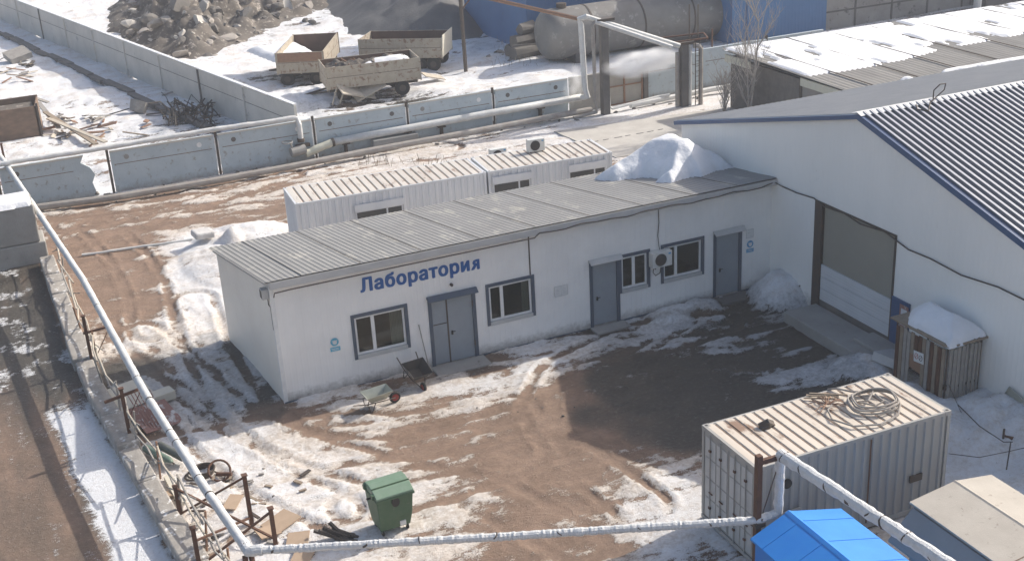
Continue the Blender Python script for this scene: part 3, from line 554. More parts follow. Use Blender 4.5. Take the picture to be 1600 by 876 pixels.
def wall_sign(label, cat, x0, x1, z0, z1, kind):
    t = thing('notice', label, cat, (x0, -.02, z0)); w_, h_ = x1-x0, z1-z0
    if kind == 'disc':
        cx = w_/2; cz = h_-.17; m_ = 'sign_cyan' if x0 < 5 else 'sign_blue'
        build('disc', MB().tube([(cx, -.012, cz), (cx, .004, cz)], .14, 20), m_, t)
        build('pictogram', MB().tube([(cx, -.019, cz-.015), (cx, -.0125, cz-.015)], .075, 14).box(cx-.1, -.017, cz+.035, cx+.1, -.0125, cz+.055), 'paper', t)
        build('strip', MB().box(0, -.008, 0, w_, .004, .14), m_, t); build('caption', MB().box(.03, -.012, .085, w_-.03, -.0085, .1).box(.05, -.012, .04, w_-.05, -.0085, .055), 'paper', t)
    else:
        build('sheet', MB().box(0, -.006, 0, w_, .004, h_), 'paper', t)
        e = MB()
        for a_, b_, c_, d_ in ((.0, 0, w_, .012), (0, h_-.012, w_, h_), (0, .0125, .012, h_-.0125), (w_-.012, .0125, w_, h_-.0125)): e.box(a_, -.01, b_, c_, -.0065, d_)
        if kind == 'grid':
            e.box(w_*.49, -.01, .0125, w_*.51, -.0065, h_-.0125)
            for c_ in (.2, .68):
                for q in range(4): e.box(w_*c_-.04, -.01, h_*(.25+.14*q), w_*c_+.08, -.0065, h_*(.25+.14*q)+.012)
        else: e.box(w_*.55, -.01, h_*.2, w_*.8, -.0065, h_*.24).box(w_*.2, -.01, h_*.6, w_*.5, -.0065, h_*.64)
        build('print', e, 'gray_trim', t)
wall_sign('pale blue round respirator notice left of the first laboratory window', 'notice', 1.72, 2.06, 1.48, 1.98, 'disc')
wall_sign('faded white double notice sheet on the middle of the laboratory wall', 'notice', 10.03, 10.55, 1.6, 2.0, 'grid')
wall_sign('white paper notice above the blue round sign beside the last laboratory door', 'notice', 18.12, 18.44, 2.2, 2.55, 'page')
wall_sign('darker blue round sign beside the last laboratory door', 'notice', 18.14, 18.46, 1.62, 2.12, 'disc')
solo('wall_lamp', MB().tube([(6.15, -.13, 2.92), (6.15, -.09, 2.95), (6.15, 0, 2.95)], [.03, .055, .05], 10), 'steel_dark', 'small dark round lamp above the first laboratory door', 'lamp')
solo('door_step', MB().box(5.15, -.85, -.05, 7.15, -.035, .06), 'concrete', 'low concrete step slab in front of the double laboratory door', 'step', bevel=.02)
solo('door_step', MB().box(11.4, -.6, -.05, 12.8, -.035, .085), 'concrete', 'narrow concrete step under the laboratory door beside the small window', 'step', bevel=.02)
solo('door_step', MB().box(16.6, -.75, -.05, 18.05, -.035, .1), 'concrete_dark', 'dark wet step under the laboratory door nearest the warehouse', 'step', bevel=.02)
# snow on the laboratory roof, slid off the warehouse
zz = 3.98
outl = [P(*q, zz) for q in [(928, 275), (960, 280), (1000, 277), (1028, 281), (1034, 286), (1024, 291), (1048, 294), (1078, 284), (1098, 283), (1120, 272), (1146, 268)]]
pl = [(p[0], p[1]) for p in outl]+[(L-.35, 3.7), (L-.35, 6.05), (16.6, 6.1), (15.2, 5.6)]
mound('snow_heap', pl, lambda x, y: lab_roof_z(x, y)+.02, 1.42, 1.25, 'snow', res=.09, pw=.62, rough=.04, rfreq=.45, peak=(18.3, 4.8, 3.0, 3.2), label='big clean snow heap on the laboratory roof against the warehouse gable', cat='snow heap')

# ================= WAREHOUSE =================
EY, EZ, RY, RZ, FY = 6.48, 5.11, -4.87, 7.9, -16.4
s2_ = (RZ-5.85)/(RY+12.22); FZ = RZ-s2_*(RY-FY); XE = 62.
hall = thing('warehouse', 'large white metal warehouse with ribbed gable roof and wide sectional gate', 'building', (L, 0, 0))
gate = (-6.93, -2.66, -.1, 4.31); door = (-7.86, -6.97, .58, 2.17)
hw = holed_wall(L, FY, EY, -.15, 4.4, [gate], .25, swap=True)
hw.add([(L, FY, 4.4), (L, EY, 4.4), (L, EY, EZ-.08), (L, RY, RZ-.08), (L, FY, FZ-.08)], [(0, 1, 2, 3, 4)])
build('wall', hw, 'hall_wall', hall, world=True)
bw = MB().add([(L, EY, -.1), (XE, EY, -.1), (XE, EY, EZ-.1), (L, EY, EZ-.1)], [(0, 1, 2, 3)]).add([(L, FY, -.1), (XE, FY, -.1), (XE, FY, FZ-.1), (L, FY, FZ-.1)], [(0, 1, 2, 3)]).add([(XE, FY, -.1), (XE, EY, -.1), (XE, EY, EZ-.1), (XE, RY, RZ-.1), (XE, FY, FZ-.1)], [(0, 1, 2, 3, 4)])
build('side_wall', bw, 'hall_wall', hall, world=True)
HP = [(0, 0), (.46, 0), (.56, 1), (.90, 1)]
n1_ = Vector((0, s2_, 0)); nr = Vector((0, -s2_, 1)).normalized(); sb = (RZ-EZ)/(EY-RY); nb = Vector((0, sb, 1)).normalized()
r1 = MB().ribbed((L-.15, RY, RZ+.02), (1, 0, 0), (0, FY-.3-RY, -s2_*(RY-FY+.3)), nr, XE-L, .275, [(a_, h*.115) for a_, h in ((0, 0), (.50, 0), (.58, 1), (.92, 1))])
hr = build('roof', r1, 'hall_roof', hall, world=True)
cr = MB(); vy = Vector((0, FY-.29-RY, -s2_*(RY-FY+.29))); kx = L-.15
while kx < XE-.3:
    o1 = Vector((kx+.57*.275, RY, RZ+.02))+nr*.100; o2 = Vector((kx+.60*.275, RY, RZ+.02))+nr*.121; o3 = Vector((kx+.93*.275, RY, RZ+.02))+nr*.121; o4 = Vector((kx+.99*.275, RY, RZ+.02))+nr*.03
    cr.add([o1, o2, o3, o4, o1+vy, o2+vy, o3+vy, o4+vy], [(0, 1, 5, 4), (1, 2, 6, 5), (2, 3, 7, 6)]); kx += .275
cs_ = build('roof_crests', cr, 'hall_crest', hr, world=True); cs_['kind'] = 'stuff'  # pale strips over the dark sheet paint the sunlit stripes of the ribs
r2 = MB().ribbed((L-.15, RY, RZ+.02), (1, 0, 0), (0, EY+.35-RY, -sb*(EY+.35-RY)), nb, XE-L, .275, [(a_, h*.05) for a_, h in HP])
build('rear_roof', r2, 'hall_roof_back', hall, world=True)
build('ridge_cap', MB().prism([(L-.2, RY-.22, RZ+.045), (L-.2, RY, RZ+.13), (L-.2, RY+.30, RZ+.05), (L-.2, RY, RZ+.1)], (XE-L, 0, 0)), 'white_pvc', hall, world=True)
build('verge_trim', MB().bar((L-.1, RY, RZ-.03), (L-.1, FY-.3, RZ-.03-s2_*(RY-FY+.3)), .16, .2).bar((L-.1, RY, RZ-.04), (L-.1, EY+.35, RZ-.04-sb*(EY+.35-RY)), .14, .15), 'blue_trim', hall, world=True)
gt = build('gate', MB().box(L+.06, -6.92, 1.98, L+.12, -3.12, 4.3), 'gate_upper', hall, world=True)
gp = MB()
for k in range(3): gp.box(L+.0, -6.9, .62+k*.46, L+.055, -3.12, .62+k*.46+.445)
for k in range(12): gp.box(L-.008, -6.9, .70+k*.11, L-.001, -3.12, .715+k*.11)
build('gate_panel', gp, 'gate_white', hall, world=True)
build('gate_frame', MB().box(L-.05, -3.1, 0, L+.2, -2.68, 4.33).box(L-.03, -6.98, .58, L+.05, -6.9, 4.33).box(L-.03, -6.9, 4.27, L+.05, -3.1, 4.33), 'steel_dark', hall, world=True)
build('threshold', MB().box(L-.0, -6.9, .1, L+.2, -3.12, .6), 'concrete_dark', hall, world=True)
dd = build('door', MB().box(L-.07, -7.86, .5, L-.015, -7.0, 2.2), 'blue_trim', hall, world=True)
fx = [[L-.085, -7.84, 1.0], [L-.075, -7.45, 2.1]]
build('poster', MB().box(L-.084, -7.84, 1.25, L-.073, -7.42, 2.08), 'faded_red', hall, world=True)
build('poster_sheet', MB().box(L-.09, -7.78, 1.38, L-.0855, -7.5, 1.95), 'gate_white', hall, world=True)
solo('loading_ledge', MB().box(17.75, -7.4, -.1, L-.06, -3.0, .42).box(18.3, -7.95, .42, L-.06, -6.2, .56), 'concrete', 'worn concrete loading ledge under the warehouse gate', 'ledge', bevel=.03)
solo('wire', MB().tube([(22.2, -4.9, 8.02), (22.2, -4.9, 8.3), (22.35, -5.0, 8.5), (22.6, -5.0, 8.5), (22.65, -4.9, 8.25), (22.3, -4.95, 8.08), (21.9, -5.1, 7.98), (21.4, -5.6, 7.86), (21.1, -5.4, 7.92), (21.3, -5.1, 8.0)], .022, 6), 'steel_dark', 'tangled loop of dark wire on the warehouse ridge', 'wire')
for i, (px, py, ln) in enumerate([(1505, 104, 2.6), (1545, 98, 1.6), (1575, 96, 3.4), (1415, 123, .7)]):
    zc = 5.15; q = P(px, py, zc); pts_ = [(q[0]-ln/2, q[1]-.05), (q[0]+ln/2, q[1]-.18), (q[0]+ln/2, q[1]+.25), (q[0]-ln/2+.3, q[1]+.3)]
    mound('snow_strip', pts_, lambda x, y: RZ+.03-sb*(y-RY)+.03+0*x, .14, .2, 'snow', res=.07, seed=i, label=['longest middle', 'short middle', 'rightmost', 'small leftmost'][i]+' snow strip left on the far eave of the warehouse roof', cat='snow strip', group='snow strips on the warehouse roof')

# ================= CONTAINERS =================
BOXP = [(0, 0), (.27, 0), (.40, 1), (.66, 1), (.79, 0)]
def container(name, label, cat, loc, rz, l, w_, h, wm, rm, doors=True, group=None, roofp=.30, sidep=.28, base=0.):
    t = thing(name, label, cat, loc, rz, group); f = .10
    sd_ = MB().ribbed((f, .045, base+.12), (1, 0, 0), (0, 0, h-base-.2), (0, -1, 0), l-2*f, sidep, [(a_, q*.04) for a_, q in BOXP])
    sd_.ribbed((f, w_-.045, base+.12), (1, 0, 0), (0, 0, h-base-.2), (0, 1, 0), l-2*f, sidep, [(a_, q*.04) for a_, q in BOXP])
    sd_.ribbed((l-.045, f, base+.12), (0, 1, 0), (0, 0, h-base-.2), (1, 0, 0), w_-2*f, sidep, [(a_, q*.04) for a_, q in BOXP])
    if not doors: sd_.ribbed((.045, f, base+.12), (0, 1, 0), (0, 0, h-base-.2), (-1, 0, 0), w_-2*f, sidep, [(a_, q*.04) for a_, q in BOXP])
    build('wall', sd_, wm, t)
    fr = MB()
    for x in (0, l-f):
        for y in (0, w_-f): fr.box(x, y, base+.15, x+f, y+f, h-.12)
        fr.box(x, f+.002, h-.12, x+f, w_-f-.002, h-.005); fr.box(x, f+.002, base, x+f, w_-f-.002, base+.12)
    for y in (0, w_-.07): fr.box(f+.08, y, h-.10, l-f-.08, y+.07, h-.006); fr.box(f+.08, y, base, l-f-.08, y+.07, base+.14)
    build('frame', fr, wm, t)
    for x in (-.006, l-.172):
        for y in (-.006, w_-.156):
            for z in (base, h-.118):
                c = build('corner_casting', MB().box(x, y, z, x+.178, y+.162, z+.12), wm, t)
                if z > base+1: build('slot', MB().box(x+.05, y+.045, z+.121, x+.128, y+.117, z+.124), 'black', c)
    rf = MB().ribbed((.02, .06, h-.03), (1, 0, 0), (0, w_-.12, 0), (0, 0, 1), l-.04, roofp, [(a_, q*.028) for a_, q in ((0, 0), (.10, 0), (.20, 1), (.88, 1), (.98, 0))])
    r_ = build('roof', rf, rm, t)
    sm = MB()
    k = .02
    while k < l-.2: sm.box(k-.012, .12, h-.0295, k+.036, w_-.12, h-.0245); k += roofp
    build('roof_groove', sm, 'seam', r_)
    if doors:
        for s_ in (0, 1):
            y0 = f+.01 if s_ == 0 else w_/2+.01; y1 = w_/2-.01 if s_ == 0 else w_-f-.01
            d = build('door', MB().box(.02, y0, base+.14, .06, y1, h-.13), wm, t)
            pn = MB()
            for a_ in np.linspace(y0+.03, y1-.03, 3)[:-1]:
                for b_ in range(4): z0 = base+.2+b_*(h-base-.4)/4; pn.box(.008, a_+.03, z0, .018, a_+(y1-y0-.06)/2-.03, z0+(h-base-.4)/4-.05)
            build('door_panel', pn, 'gray_trim', d)
            for q in (.28, .72):
                y = y0+(y1-y0)*q; lr = build('lock_rod', MB().tube([(-.02, y, base+.1), (-.02, y, h-.1)], .017, 6), 'cont_wall', d)
                build('handle', MB().box(-.05, y-.16, base+1.0, -.03, y+.01, base+1.03).box(-.045, y-.04, base+.5, .0, y+.04, base+.56).box(-.045, y-.04, h-.6, .0, y+.04, h-.54), 'rust', lr)
    return t
cA = container('shipping_container', 'pale gray shipping container with a cream ribbed roof and hose coil on top', 'container', (8.33, -14.93, 0), R(-.4), 6.06, 2.5, 2.95, 'cont_wall', 'cont_roof', base=.12)
build('post_seam', MB().box(3.46, -.012, .3, 3.5, .0, 2.8), 'rust', cA)
build('vent', MB().tube([(.93, -.03, 2.25), (.93, .02, 2.25)], .13, 14), 'black', cA)
build('vent_cover', MB().box(4.85, -.02, 1.1, 5.25, .02, 1.3), 'steel_dark', cA)
build('hatch', MB().box(.3, -.03, .9, 1.35, .0, 1.45), 'cont_wall', cA, bevel=.01)
for i in range(4): solo('sleeper', MB().box(8.5+i*1.85, -14.95, -.05, 8.7+i*1.85, -12.4, .12), 'wood', ['door end', 'second', 'third', 'far end'][i]+' wooden sleeper under the shipping container', 'sleeper', 'sleepers under the shipping container')
# hose coil on the container roof
hc = MB(); cx, cy = 12.85, -13.75
for j, (rx, ry, dx, dy, z) in enumerate([(.72, .60, 0, 0, 3.03), (.66, .52, .05, .03, 3.08), (.70, .57, -.04, -.02, 3.12), (.6, .5, .02, .02, 3.15)]):
    hc.tube([(cx+dx+rx*math.cos(a_)+.02*math.sin(5*a_), cy+dy+ry*math.sin(a_), z+.02*math.sin(3*a_)) for a_ in np.linspace(0, 2*math.pi, 40)], .027, 7, cap=False)
hc.tube([(cx+.3, cy+.4, 3.1), (cx-.1, cy+.1, 3.06), (cx-.35, cy+.2, 3.05), (cx-.1, cy-.2, 3.05), (cx+.2, cy-.15, 3.08), (cx+.25, cy+.25, 3.1)], .027, 7)
hc.tube([(cx+.5, cy-.45, 3.06), (cx+.1, cy-.85, 3.03), (cx-.6, cy-1.0, 3.02), (cx-1.25, cy-.75, 3.02), (cx-1.5, cy-.2, 3.02), (cx-1.3, cy+.25, 3.03), (cx-1.05, cy+.4, 3.05)], .027, 7)
hc.tube([(cx+.2, cy+.5, 3.06), (cx-.15, cy+.75, 3.05), (cx-.35, cy+1.1, 3.04), (cx-.5, cy+1.3, 2.95)], .027, 7)
solo('hose', hc, 'pipe_gray', 'coiled gray hose with a trailing end lying on the shipping container roof', 'hose')
fr_ = MB()
for k in range(14): a_ = random.uniform(0, 6.28); q = Vector((cx-1.15, cy+.5, 3.04)); fr_.tube([q, q+Vector((math.cos(a_)*.3, math.sin(a_)*.3, .05)), q+Vector((math.cos(a_)*.5, math.sin(a_)*.45, .0))], .014, 4)
solo('rope', fr_, 'rust_light', 'frayed brown rope ends beside the hose on the shipping container roof', 'rope')
solo('rag', MB().tube([(9.55, -13.3, 2.96), (9.75, -13.35, 3.03), (9.95, -13.3, 2.97)], [.1, .14, .08], 8, jit=.3), 'steel_dark', 'small dark rag on the door end of the shipping container roof', 'rag')
mb = MB().bar((11.6, -12.5, 3.0), (12.3, -13.0, 3.02), .07, .03).bar((11.7, -12.5, 3.03), (12.5, -13.1, 3.05), .05, .03).bar((11.45, -12.6, 3.0), (12.1, -13.1, 3.05), .04, .03)
solo('timber_strip', mb, 'wood', 'thin dark wooden strips on the far edge of the shipping container roof', 'timber')
# white mobile cabins behind the laboratory
def cabin(label, x0, y0, z_, l, w_, rz, wins):
    t = container('mobile_cabin', label, 'cabin', (x0, y0, z_), rz, l, w_, 2.6, 'cabin_wall', 'cabin_roof', doors=False, group='white cabins behind the laboratory', roofp=.36, sidep=.30)
    for a_, b_, z0, z1 in wins:
        wn = build('window', MB().box(a_-.05, -.03, z0-.05, b_+.05, .0, z1+.05), 'cabin_wall', t)
        m_ = (a_+b_)/2+.35
        build('pane', MB().box(a_, -.045, z0, m_-.04, -.031, z1).box(m_+.04, -.045, z0, b_, -.031, z1), 'ac_grille', wn)
        build('shutter', MB().box(a_-.08, -.07, z1+.06, b_+.12, -.002, z1+.36), 'cabin_wall', wn)
    return t
c1 = cabin('left white ribbed cabin with a rusty streaked roof behind the laboratory', 3.95, 12.45, 0, 8.6, 2.5, R(-2.9), [(2.6, 4.6, 1.15, 1.75)])
c2 = cabin('right white ribbed cabin with an air conditioner on its roof behind the laboratory', 12.62, 11.98, .02, 6.0, 2.5, R(-4.5), [(.25, 1.9, 1.35, 1.95), (3.9, 5.6, 1.55, 1.95)])
acr = dup(ac, label='white air conditioner unit standing on the roof of the right cabin'); q = P(826, 240, 2.62); acr.location = (q[0], q[1], 2.66); acr.rotation_euler = (0, 0, R(-4))
acq = dup(ac, label='gray weathered air conditioner unit half hidden behind the left cabin roof'); q = P(748, 232, 2.3); acq.location = (q[0]+.0, 15.1, 2.0); 
solo('stand', MB().box(q[0]+.05, 15.1, 0, q[0]+.12, 15.4, 1.96).box(q[0]+.7, 15.1, 0, q[0]+.77, 15.4, 1.96), 'steel_dark', 'rusty stand holding the weathered air conditioner behind the left cabin', 'stand')

# ================= SHEDS lower right =================
def gable_box(name, label, cat, corners, ridge, eave_z, ridge_z, z0, roofm, wallm, over=.12, th=.05, over_e=.1):
    """corners: x0,x1,y0,y1 ; ridge runs along y"""
    x0, x1, y0, y1 = corners; xr = ridge; t = thing(name, label, cat, ((x0+x1)/2, (y0+y1)/2, z0))
    w_ = MB().add([(x0, y0, z0), (x1, y0, z0), (x1, y1, z0), (x0, y1, z0), (x0, y0, eave_z), (x1, y0, eave_z), (x1, y1, eave_z), (x0, y1, eave_z), (xr, y0, ridge_z-.01), (xr, y1, ridge_z-.01)],
                  [(0, 1, 5, 8, 4), (2, 3, 7, 9, 6), (1, 2, 6, 5), (3, 0, 4, 7)])
    build('wall', w_, wallm, t, world=True)
    for s_, xe in ((-1, x0-over), (1, x1+over)):
        k = (ridge_z-eave_z)/abs(xr-(x0 if s_ < 0 else x1)); ze = ridge_z-k*abs(xr-xe)
        rfm = MB().prism([(xr, y0-over_e, ridge_z), (xe, y0-over_e, ze), (xe, y0-over_e, ze+th), (xr, y0-over_e, ridge_z+th)], (0, y1-y0+2*over_e, 0))
        r_ = build('roof', rfm, roofm, t, world=True)
        build('roof_joint', MB().bar((xr+s_*.06, y0+(y1-y0)*.45, ridge_z+th+.006-k*.06), (xe-s_*.03, y0+(y1-y0)*.45, ze+th+.006+k*.03), .025, .012), 'seam' if 'beige' in roofm else roofm, r_, world=True)
    build('ridge_cap', MB().prism([(xr-.1, y0-over_e-.01, ridge_z+th-.03), (xr, y0-over_e-.01, ridge_z+th+.02), (xr+.1, y0-over_e-.01, ridge_z+th-.03), (xr, y0-over_e-.01, ridge_z+th+.005)], (0, y1-y0+2*over_e+.02, 0)), roofm, t, world=True)
    return t
a = Vector(P(1231, 797, 2.25)); b = Vector(P(1303, 788, 1.95)); 
bs_ = gable_box('tool_shed', 'bright blue gabled metal shed in front of the gray container', 'shed', (a.x-1.0, a.x+1.5, a.y-4.6, a.y-.12), a.x, 1.8, 2.2, 0, 'blue_shed', 'blue_shed', over=.08)
for sd_ in (-1, 1):
    for k in range(5):
        w_e = 1.08 if sd_ < 0 else 1.58; dz_ = .4/(1.0 if sd_ < 0 else 1.5)
        yy = a.y-.5-k*.95; build('roof_seam', MB().bar((a.x+sd_*.1, yy, 2.2+.055-dz_*.1), (a.x+sd_*w_e, yy, 2.2+.055-dz_*w_e), .03, .015), 'blue_shed', bs_, world=True)
build('lifting_ring', MB().tube([(a.x+1.0+.07*math.cos(t_), a.y-2.0+.07*math.sin(t_), 1.82) for t_ in np.linspace(0, 6.28, 13)], .014, 5), 'blue_shed', bs_, world=True)
a2 = Vector(P(1491, 751, 2.15))
gs_ = gable_box('storage_box', 'beige gabled metal shed at the lower right edge beside the blue shed', 'shed', (a2.x-1.35, a2.x+1.15, a2.y-5.5, a2.y-.12), a2.x, 1.95, 2.12, 0, 'beige_shed', 'beige_wall', over=.05)
build('skirt', MB().prism([(a2.x-1.41, a2.y-5.6, 1.90), (a2.x-2.1, a2.y-5.6, 1.2), (a2.x-2.1, a2.y-5.6, 1.15), (a2.x-1.38, a2.y-5.6, 1.85)], (0, 5.45, 0)), 'beige_wall', gs_, world=True)

# ================= GREEN BIN =================
q = P(612, 838); gb = thing('rubbish_bin', 'green plastic four wheeled rubbish bin standing alone in the yard', 'rubbish bin', (q[0]+.02, q[1]+.35, GZ(q[0], q[1]+.3)-.02), R(3)); gb.scale = (.86, .95, 1.1); gb.location.x += .12
bw_, bd, bh = 1.22, .95, 1.08
body = MB().add([(-.5, -.34, .16), (.5, -.34, .16), (.5, .36, .16), (-.5, .36, .16), (-.56, -.46, .55), (.56, -.46, .55), (.56, .44, .55), (-.56, .44, .55), (-.61, -.52, 1.12), (.61, -.52, 1.12), (.61, .48, 1.12), (-.61, .48, 1.12)],
                [(0, 3, 2, 1), (0, 1, 5, 4), (1, 2, 6, 5), (2, 3, 7, 6), (3, 0, 4, 7), (4, 5, 9, 8), (5, 6, 10, 9), (6, 7, 11, 10), (7, 4, 8, 11), (8, 9, 10, 11)])
bo = build('body', body, 'bin_green', gb, bevel=.03); build('rim', MB().box(-.65, -.56, 1.10, .65, .52, 1.16), 'bin_green', gb, bevel=.015)
lid = MB(); pr = [(-.56, 1.165), (-.55, 1.22), (-.3, 1.32), (.05, 1.37), (.35, 1.33), (.5, 1.24), (.52, 1.165)]
lid.prism([(-.63, y, z) for y, z in pr], (1.26, 0, 0)); ld = build('lid', lid, 'bin_lid', gb, bevel=.02)
build('lid_seam', MB().box(-.635, -.20, 1.36, .635, -.18, 1.352).bar((-.635, -.2, 1.345), (.635, -.2, 1.345), .03, .02), 'bin_green', ld)
for y in (-.35, .3): build('lid_clip', MB().box(-.70, y-.06, 1.16, -.63, y+.06, 1.28), 'bin_green', ld)
build('latch', MB().tube([(0, -.555, 1.0), (0, -.515, 1.0)], .13, 14), 'black', gb); build('sticker', MB().box(.12, -.44, .24, .32, -.405, .36), 'paper', gb)
build('trunnion', MB().tube([(-.74, 0, 1.02), (-.6, 0, 1.02)], .03, 8).tube([(.74, 0, 1.02), (.6, 0, 1.02)], .03, 8), 'black', gb)
for x in (-.42, .42):
    for y in (-.26, .28):
        wl = build('wheel', MB().tube([(x-.025, y, .09), (x+.025, y, .09)], .09, 14), 'rubber', gb); build('fork', MB().box(x-.035, y-.03, .09, x-.028, y+.03, .17).box(x+.028, y-.03, .09, x+.035, y+.03, .17), 'zinc', wl)

# ================= WHEELBARROWS AND SHOVEL =================
def barrow(label, loc, rz, tm, wm, flip=False):
    t = thing('wheelbarrow', label, 'wheelbarrow', loc, rz, 'wheelbarrows by the laboratory wall')
    tr = MB(); a0 = [(-.24, -.17, .3), (.3, -.15, .3), (.3, .15, .3), (-.24, .17, .3)]; a1 = [(-.42, -.32, .56), (.5, -.3, .6), (.5, .3, .6), (-.42, .32, .56)]
    i0 = [(x*.97, y*.95, z+.015) for x, y, z in a0]; i1 = [(x*.97, y*.95, z) for x, y, z in a1]
    tr.add(a0+a1+i0+i1, [(0, 3, 2, 1)]+[(i, (i+1) % 4, 4+(i+1) % 4, 4+i) for i in range(4)]+[(8, 9, 10, 11)]+[(8+i, 12+i, 12+(i+1) % 4, 8+(i+1) % 4) for i in range(4)]+[(4+i, 4+(i+1) % 4, 12+(i+1) % 4, 12+i) for i in range(4)])
    build('tray', tr, tm, t)
    build('rim', MB().tube(a1+[a1[0]], .012, 6), tm, t)
    for s_ in (-1, 1):
        build('handle', MB().tube([(.66, s_*.05, .19), (.2, s_*.2, .28), (-.4, s_*.25, .33), (-.9, s_*.29, .46)], .017, 6), 'steel_dark', t)
        build('leg', MB().tube([(-.1, s_*.22, .3), (-.25, s_*.24, .0), (-.32, s_*.24, .02), (-.36, s_*.24, .31)], .014, 6), 'steel_dark', t)
    wl = build('wheel', MB().tube([(.66, -.045, .19), (.66, .045, .19)], .12, 16), wm, t)
    ty = MB().tube([(.66+.155*math.cos(a_), 0, .19+.155*math.sin(a_)) for a_ in np.linspace(0, 2*math.pi, 21)], .045, 8, cap=False); build('tyre', ty, 'rubber', wl)
    return t
q = P(596, 640); b1 = barrow('upright zinc wheelbarrow with a red wheel standing in the snow before the laboratory', (q[0]-.1, q[1]+.15, GZ(*q[:2])), R(4), 'zinc', 'wheel_red')
q = P(668, 600); b2 = barrow('black wheelbarrow tipped up against the laboratory wall beside the double door', (q[0]-.35, q[1]+.25, GZ(*q[:2])+.38), R(-75), 'chassis', 'wheel_red'); b2.rotation_euler = (0, R(24), R(-82)); b2.location.z -= .30; b2.scale = (.85, 1.25, 1.1)
q = PY(671, 590, -.25); solo('shovel', MB().tube([(4.86, -.04, 1.75), (5.0, -.3, .25)], .019, 7).add([(4.9, -.3, .28), (5.1, -.3, .28), (5.13, -.36, .0), (5.0, -.37, -.04), (4.88, -.36, .0)], [(0, 1, 2, 3, 4)]), 'wood_gray', 'long handled shovel leaning on the wall left of the double door', 'shovel')

# ================= CAGE AND RIGHT CORNER =================
cg = thing('cage_shed', 'slatted timber and wire cage shed with a snowy lid beside the warehouse wall', 'shed', (18.6, -9.9, 0))
cx0, cx1, cy0, cy1, ch = 17.85, 19.15, -11.1, -8.85, 2.35
fr = MB()
for x in (cx0, cx1):
    for y in (cy0, cy1): fr.tube([(x, y, -.1), (x, y, ch)], .03, 6)
for z in (.9, ch-.02): fr.bar((cx0, cy0, z), (cx1, cy0, z), .05).bar((cx0, cy1, z), (cx1, cy1, z), .05).bar((cx0, cy0, z), (cx0, cy1, z), .05)
build('frame', fr, 'steel_dark', cg, world=True)
for k in range(13):
    zb = 1.5 if 5 < k < 9 else .05; build('board', MB().box(cx0-.05, cy0+.05+k*.17, zb, cx0-.025, cy0+.05+k*.17+.145, ch-.12+random.uniform(-.05, .03)), random.choice(['wood_gray', 'wood_gray', 'rust', 'wood']), cg, world=True)
for k in range(8): build('board', MB().box(cx0+.04+k*.16, cy0-.05, .05, cx0+.04+k*.16+random.choice([.14, .09, .12]), cy0-.025, ch-.1+random.uniform(-.04, .02)), 'wood_gray', cg, world=True)
build('lid', MB().obox(((cx0+cx1)/2, (cy0+cy1)/2, ch+.05), (1.6, 2.6, .06), (0, 0, 0)), 'wood', cg, world=True)
build('rusty_sheet', MB().obox((cx0-.02, -9.75, 1.25), (.02, .75, .5), (R(8), 0, 0)), 'rust_light', cg, world=True)
mound('snow_heap', [(cx0-.1, cy0-.15), (cx1+.1, cy0-.1), (cx1+.1, cy1+.1), (cx0+.5, cy1+.05), (cx0-.05, cy1-.5)], lambda x, y: ch+.09+0*x, .62, .75, 'snow', res=.06, seed=4, pw=.6, rough=.04, rfreq=.7, label='smooth snow cap on the lid of the cage shed', cat='snow heap')
ws = thing('warning_sign', 'small white sign with two red and black roundels on the cage shed', 'sign', (cx0-.1, -10.0, 1.35))
build('plate', MB().obox((0, 0, .2), (.012, .44, .36), (R(-6), 0, 0)), 'paper', ws)
for s_, m_ in ((.09, 'red'), (-.1, 'chassis')):
    e = MB().tube([(-.015, s_+.07*math.cos(a_), .21+.09*math.sin(a_)) for a_ in np.linspace(0, 2*math.pi, 17)], .008, 5, cap=False).tube([(-.015, s_-.045, .27), (-.015, s_+.045, .15)], .007, 5); build('roundel', e, m_, ws)
ft = thing('wire_fence', 'low fence of thin bent rods and wire in the snow beyond the gray container', 'fence', (19.0, -13.5, 0))
def rod(a_, b_, r=.018): return MB().tube([a_, b_], r, 5)
pA, pB, pC, pD = P(1565, 705), P(1572, 735), P(1497, 600), P(1345+110, 690)
build('post', rod((pA[0], pA[1], 0), (pA[0], pA[1], .75), .035), 'steel_dark', ft, world=True); build('post', rod((pB[0], pB[1], -.1), (pB[0]+.05, pB[1], .9), .02), 'steel_dark', ft, world=True)
build('rail', MB().tube([P(1497, 632, .6), P(1530, 665, .8), P(1568, 690, .95), P(1582, 690, .9)], .016, 5).tube([P(1482, 708, .4), P(1530, 714, .45), P(1575, 705, .5), P(1640, 690, .5)], .012, 5).tube([P(1548, 620, .9), P(1510, 680, .1)], .016, 5).tube([P(1482, 600, 1.6), P(1500, 640, .6), P(1530, 700, .3)], .01, 4), 'steel_dark', ft, world=True)
solo('valve_box', MB().obox((pA[0]+.2, pA[1], .3), (.3, .25, .35), (.1, .2, .5)), 'rust', 'small rusty box beside the dark rod in the right hand snow', 'box')
solo('sheet_frame', MB().tube([(L-.1, -11.9, .2), (L-.12, -12.4, 1.25), (L-.12, -12.95, 1.1), (L-.1, -13.3, .1)], .02, 5).add([(L-.1, -11.9, .2), (L-.1, -12.4, 1.22), (L-.1, -12.95, 1.07), (L-.1, -13.3, .1)], [(0, 1, 2, 3)]), 'zinc', 'thin peaked gray sheet leaning on the warehouse wall at the right edge', 'sheet')
solo('duct_hood', MB().obox((18.4, -8.15, .55), (1.1, .9, .3), (.05, .25, .3)), 'gray_trim', 'pale gray crate lid under snow between ledge and cage shed', 'crate')

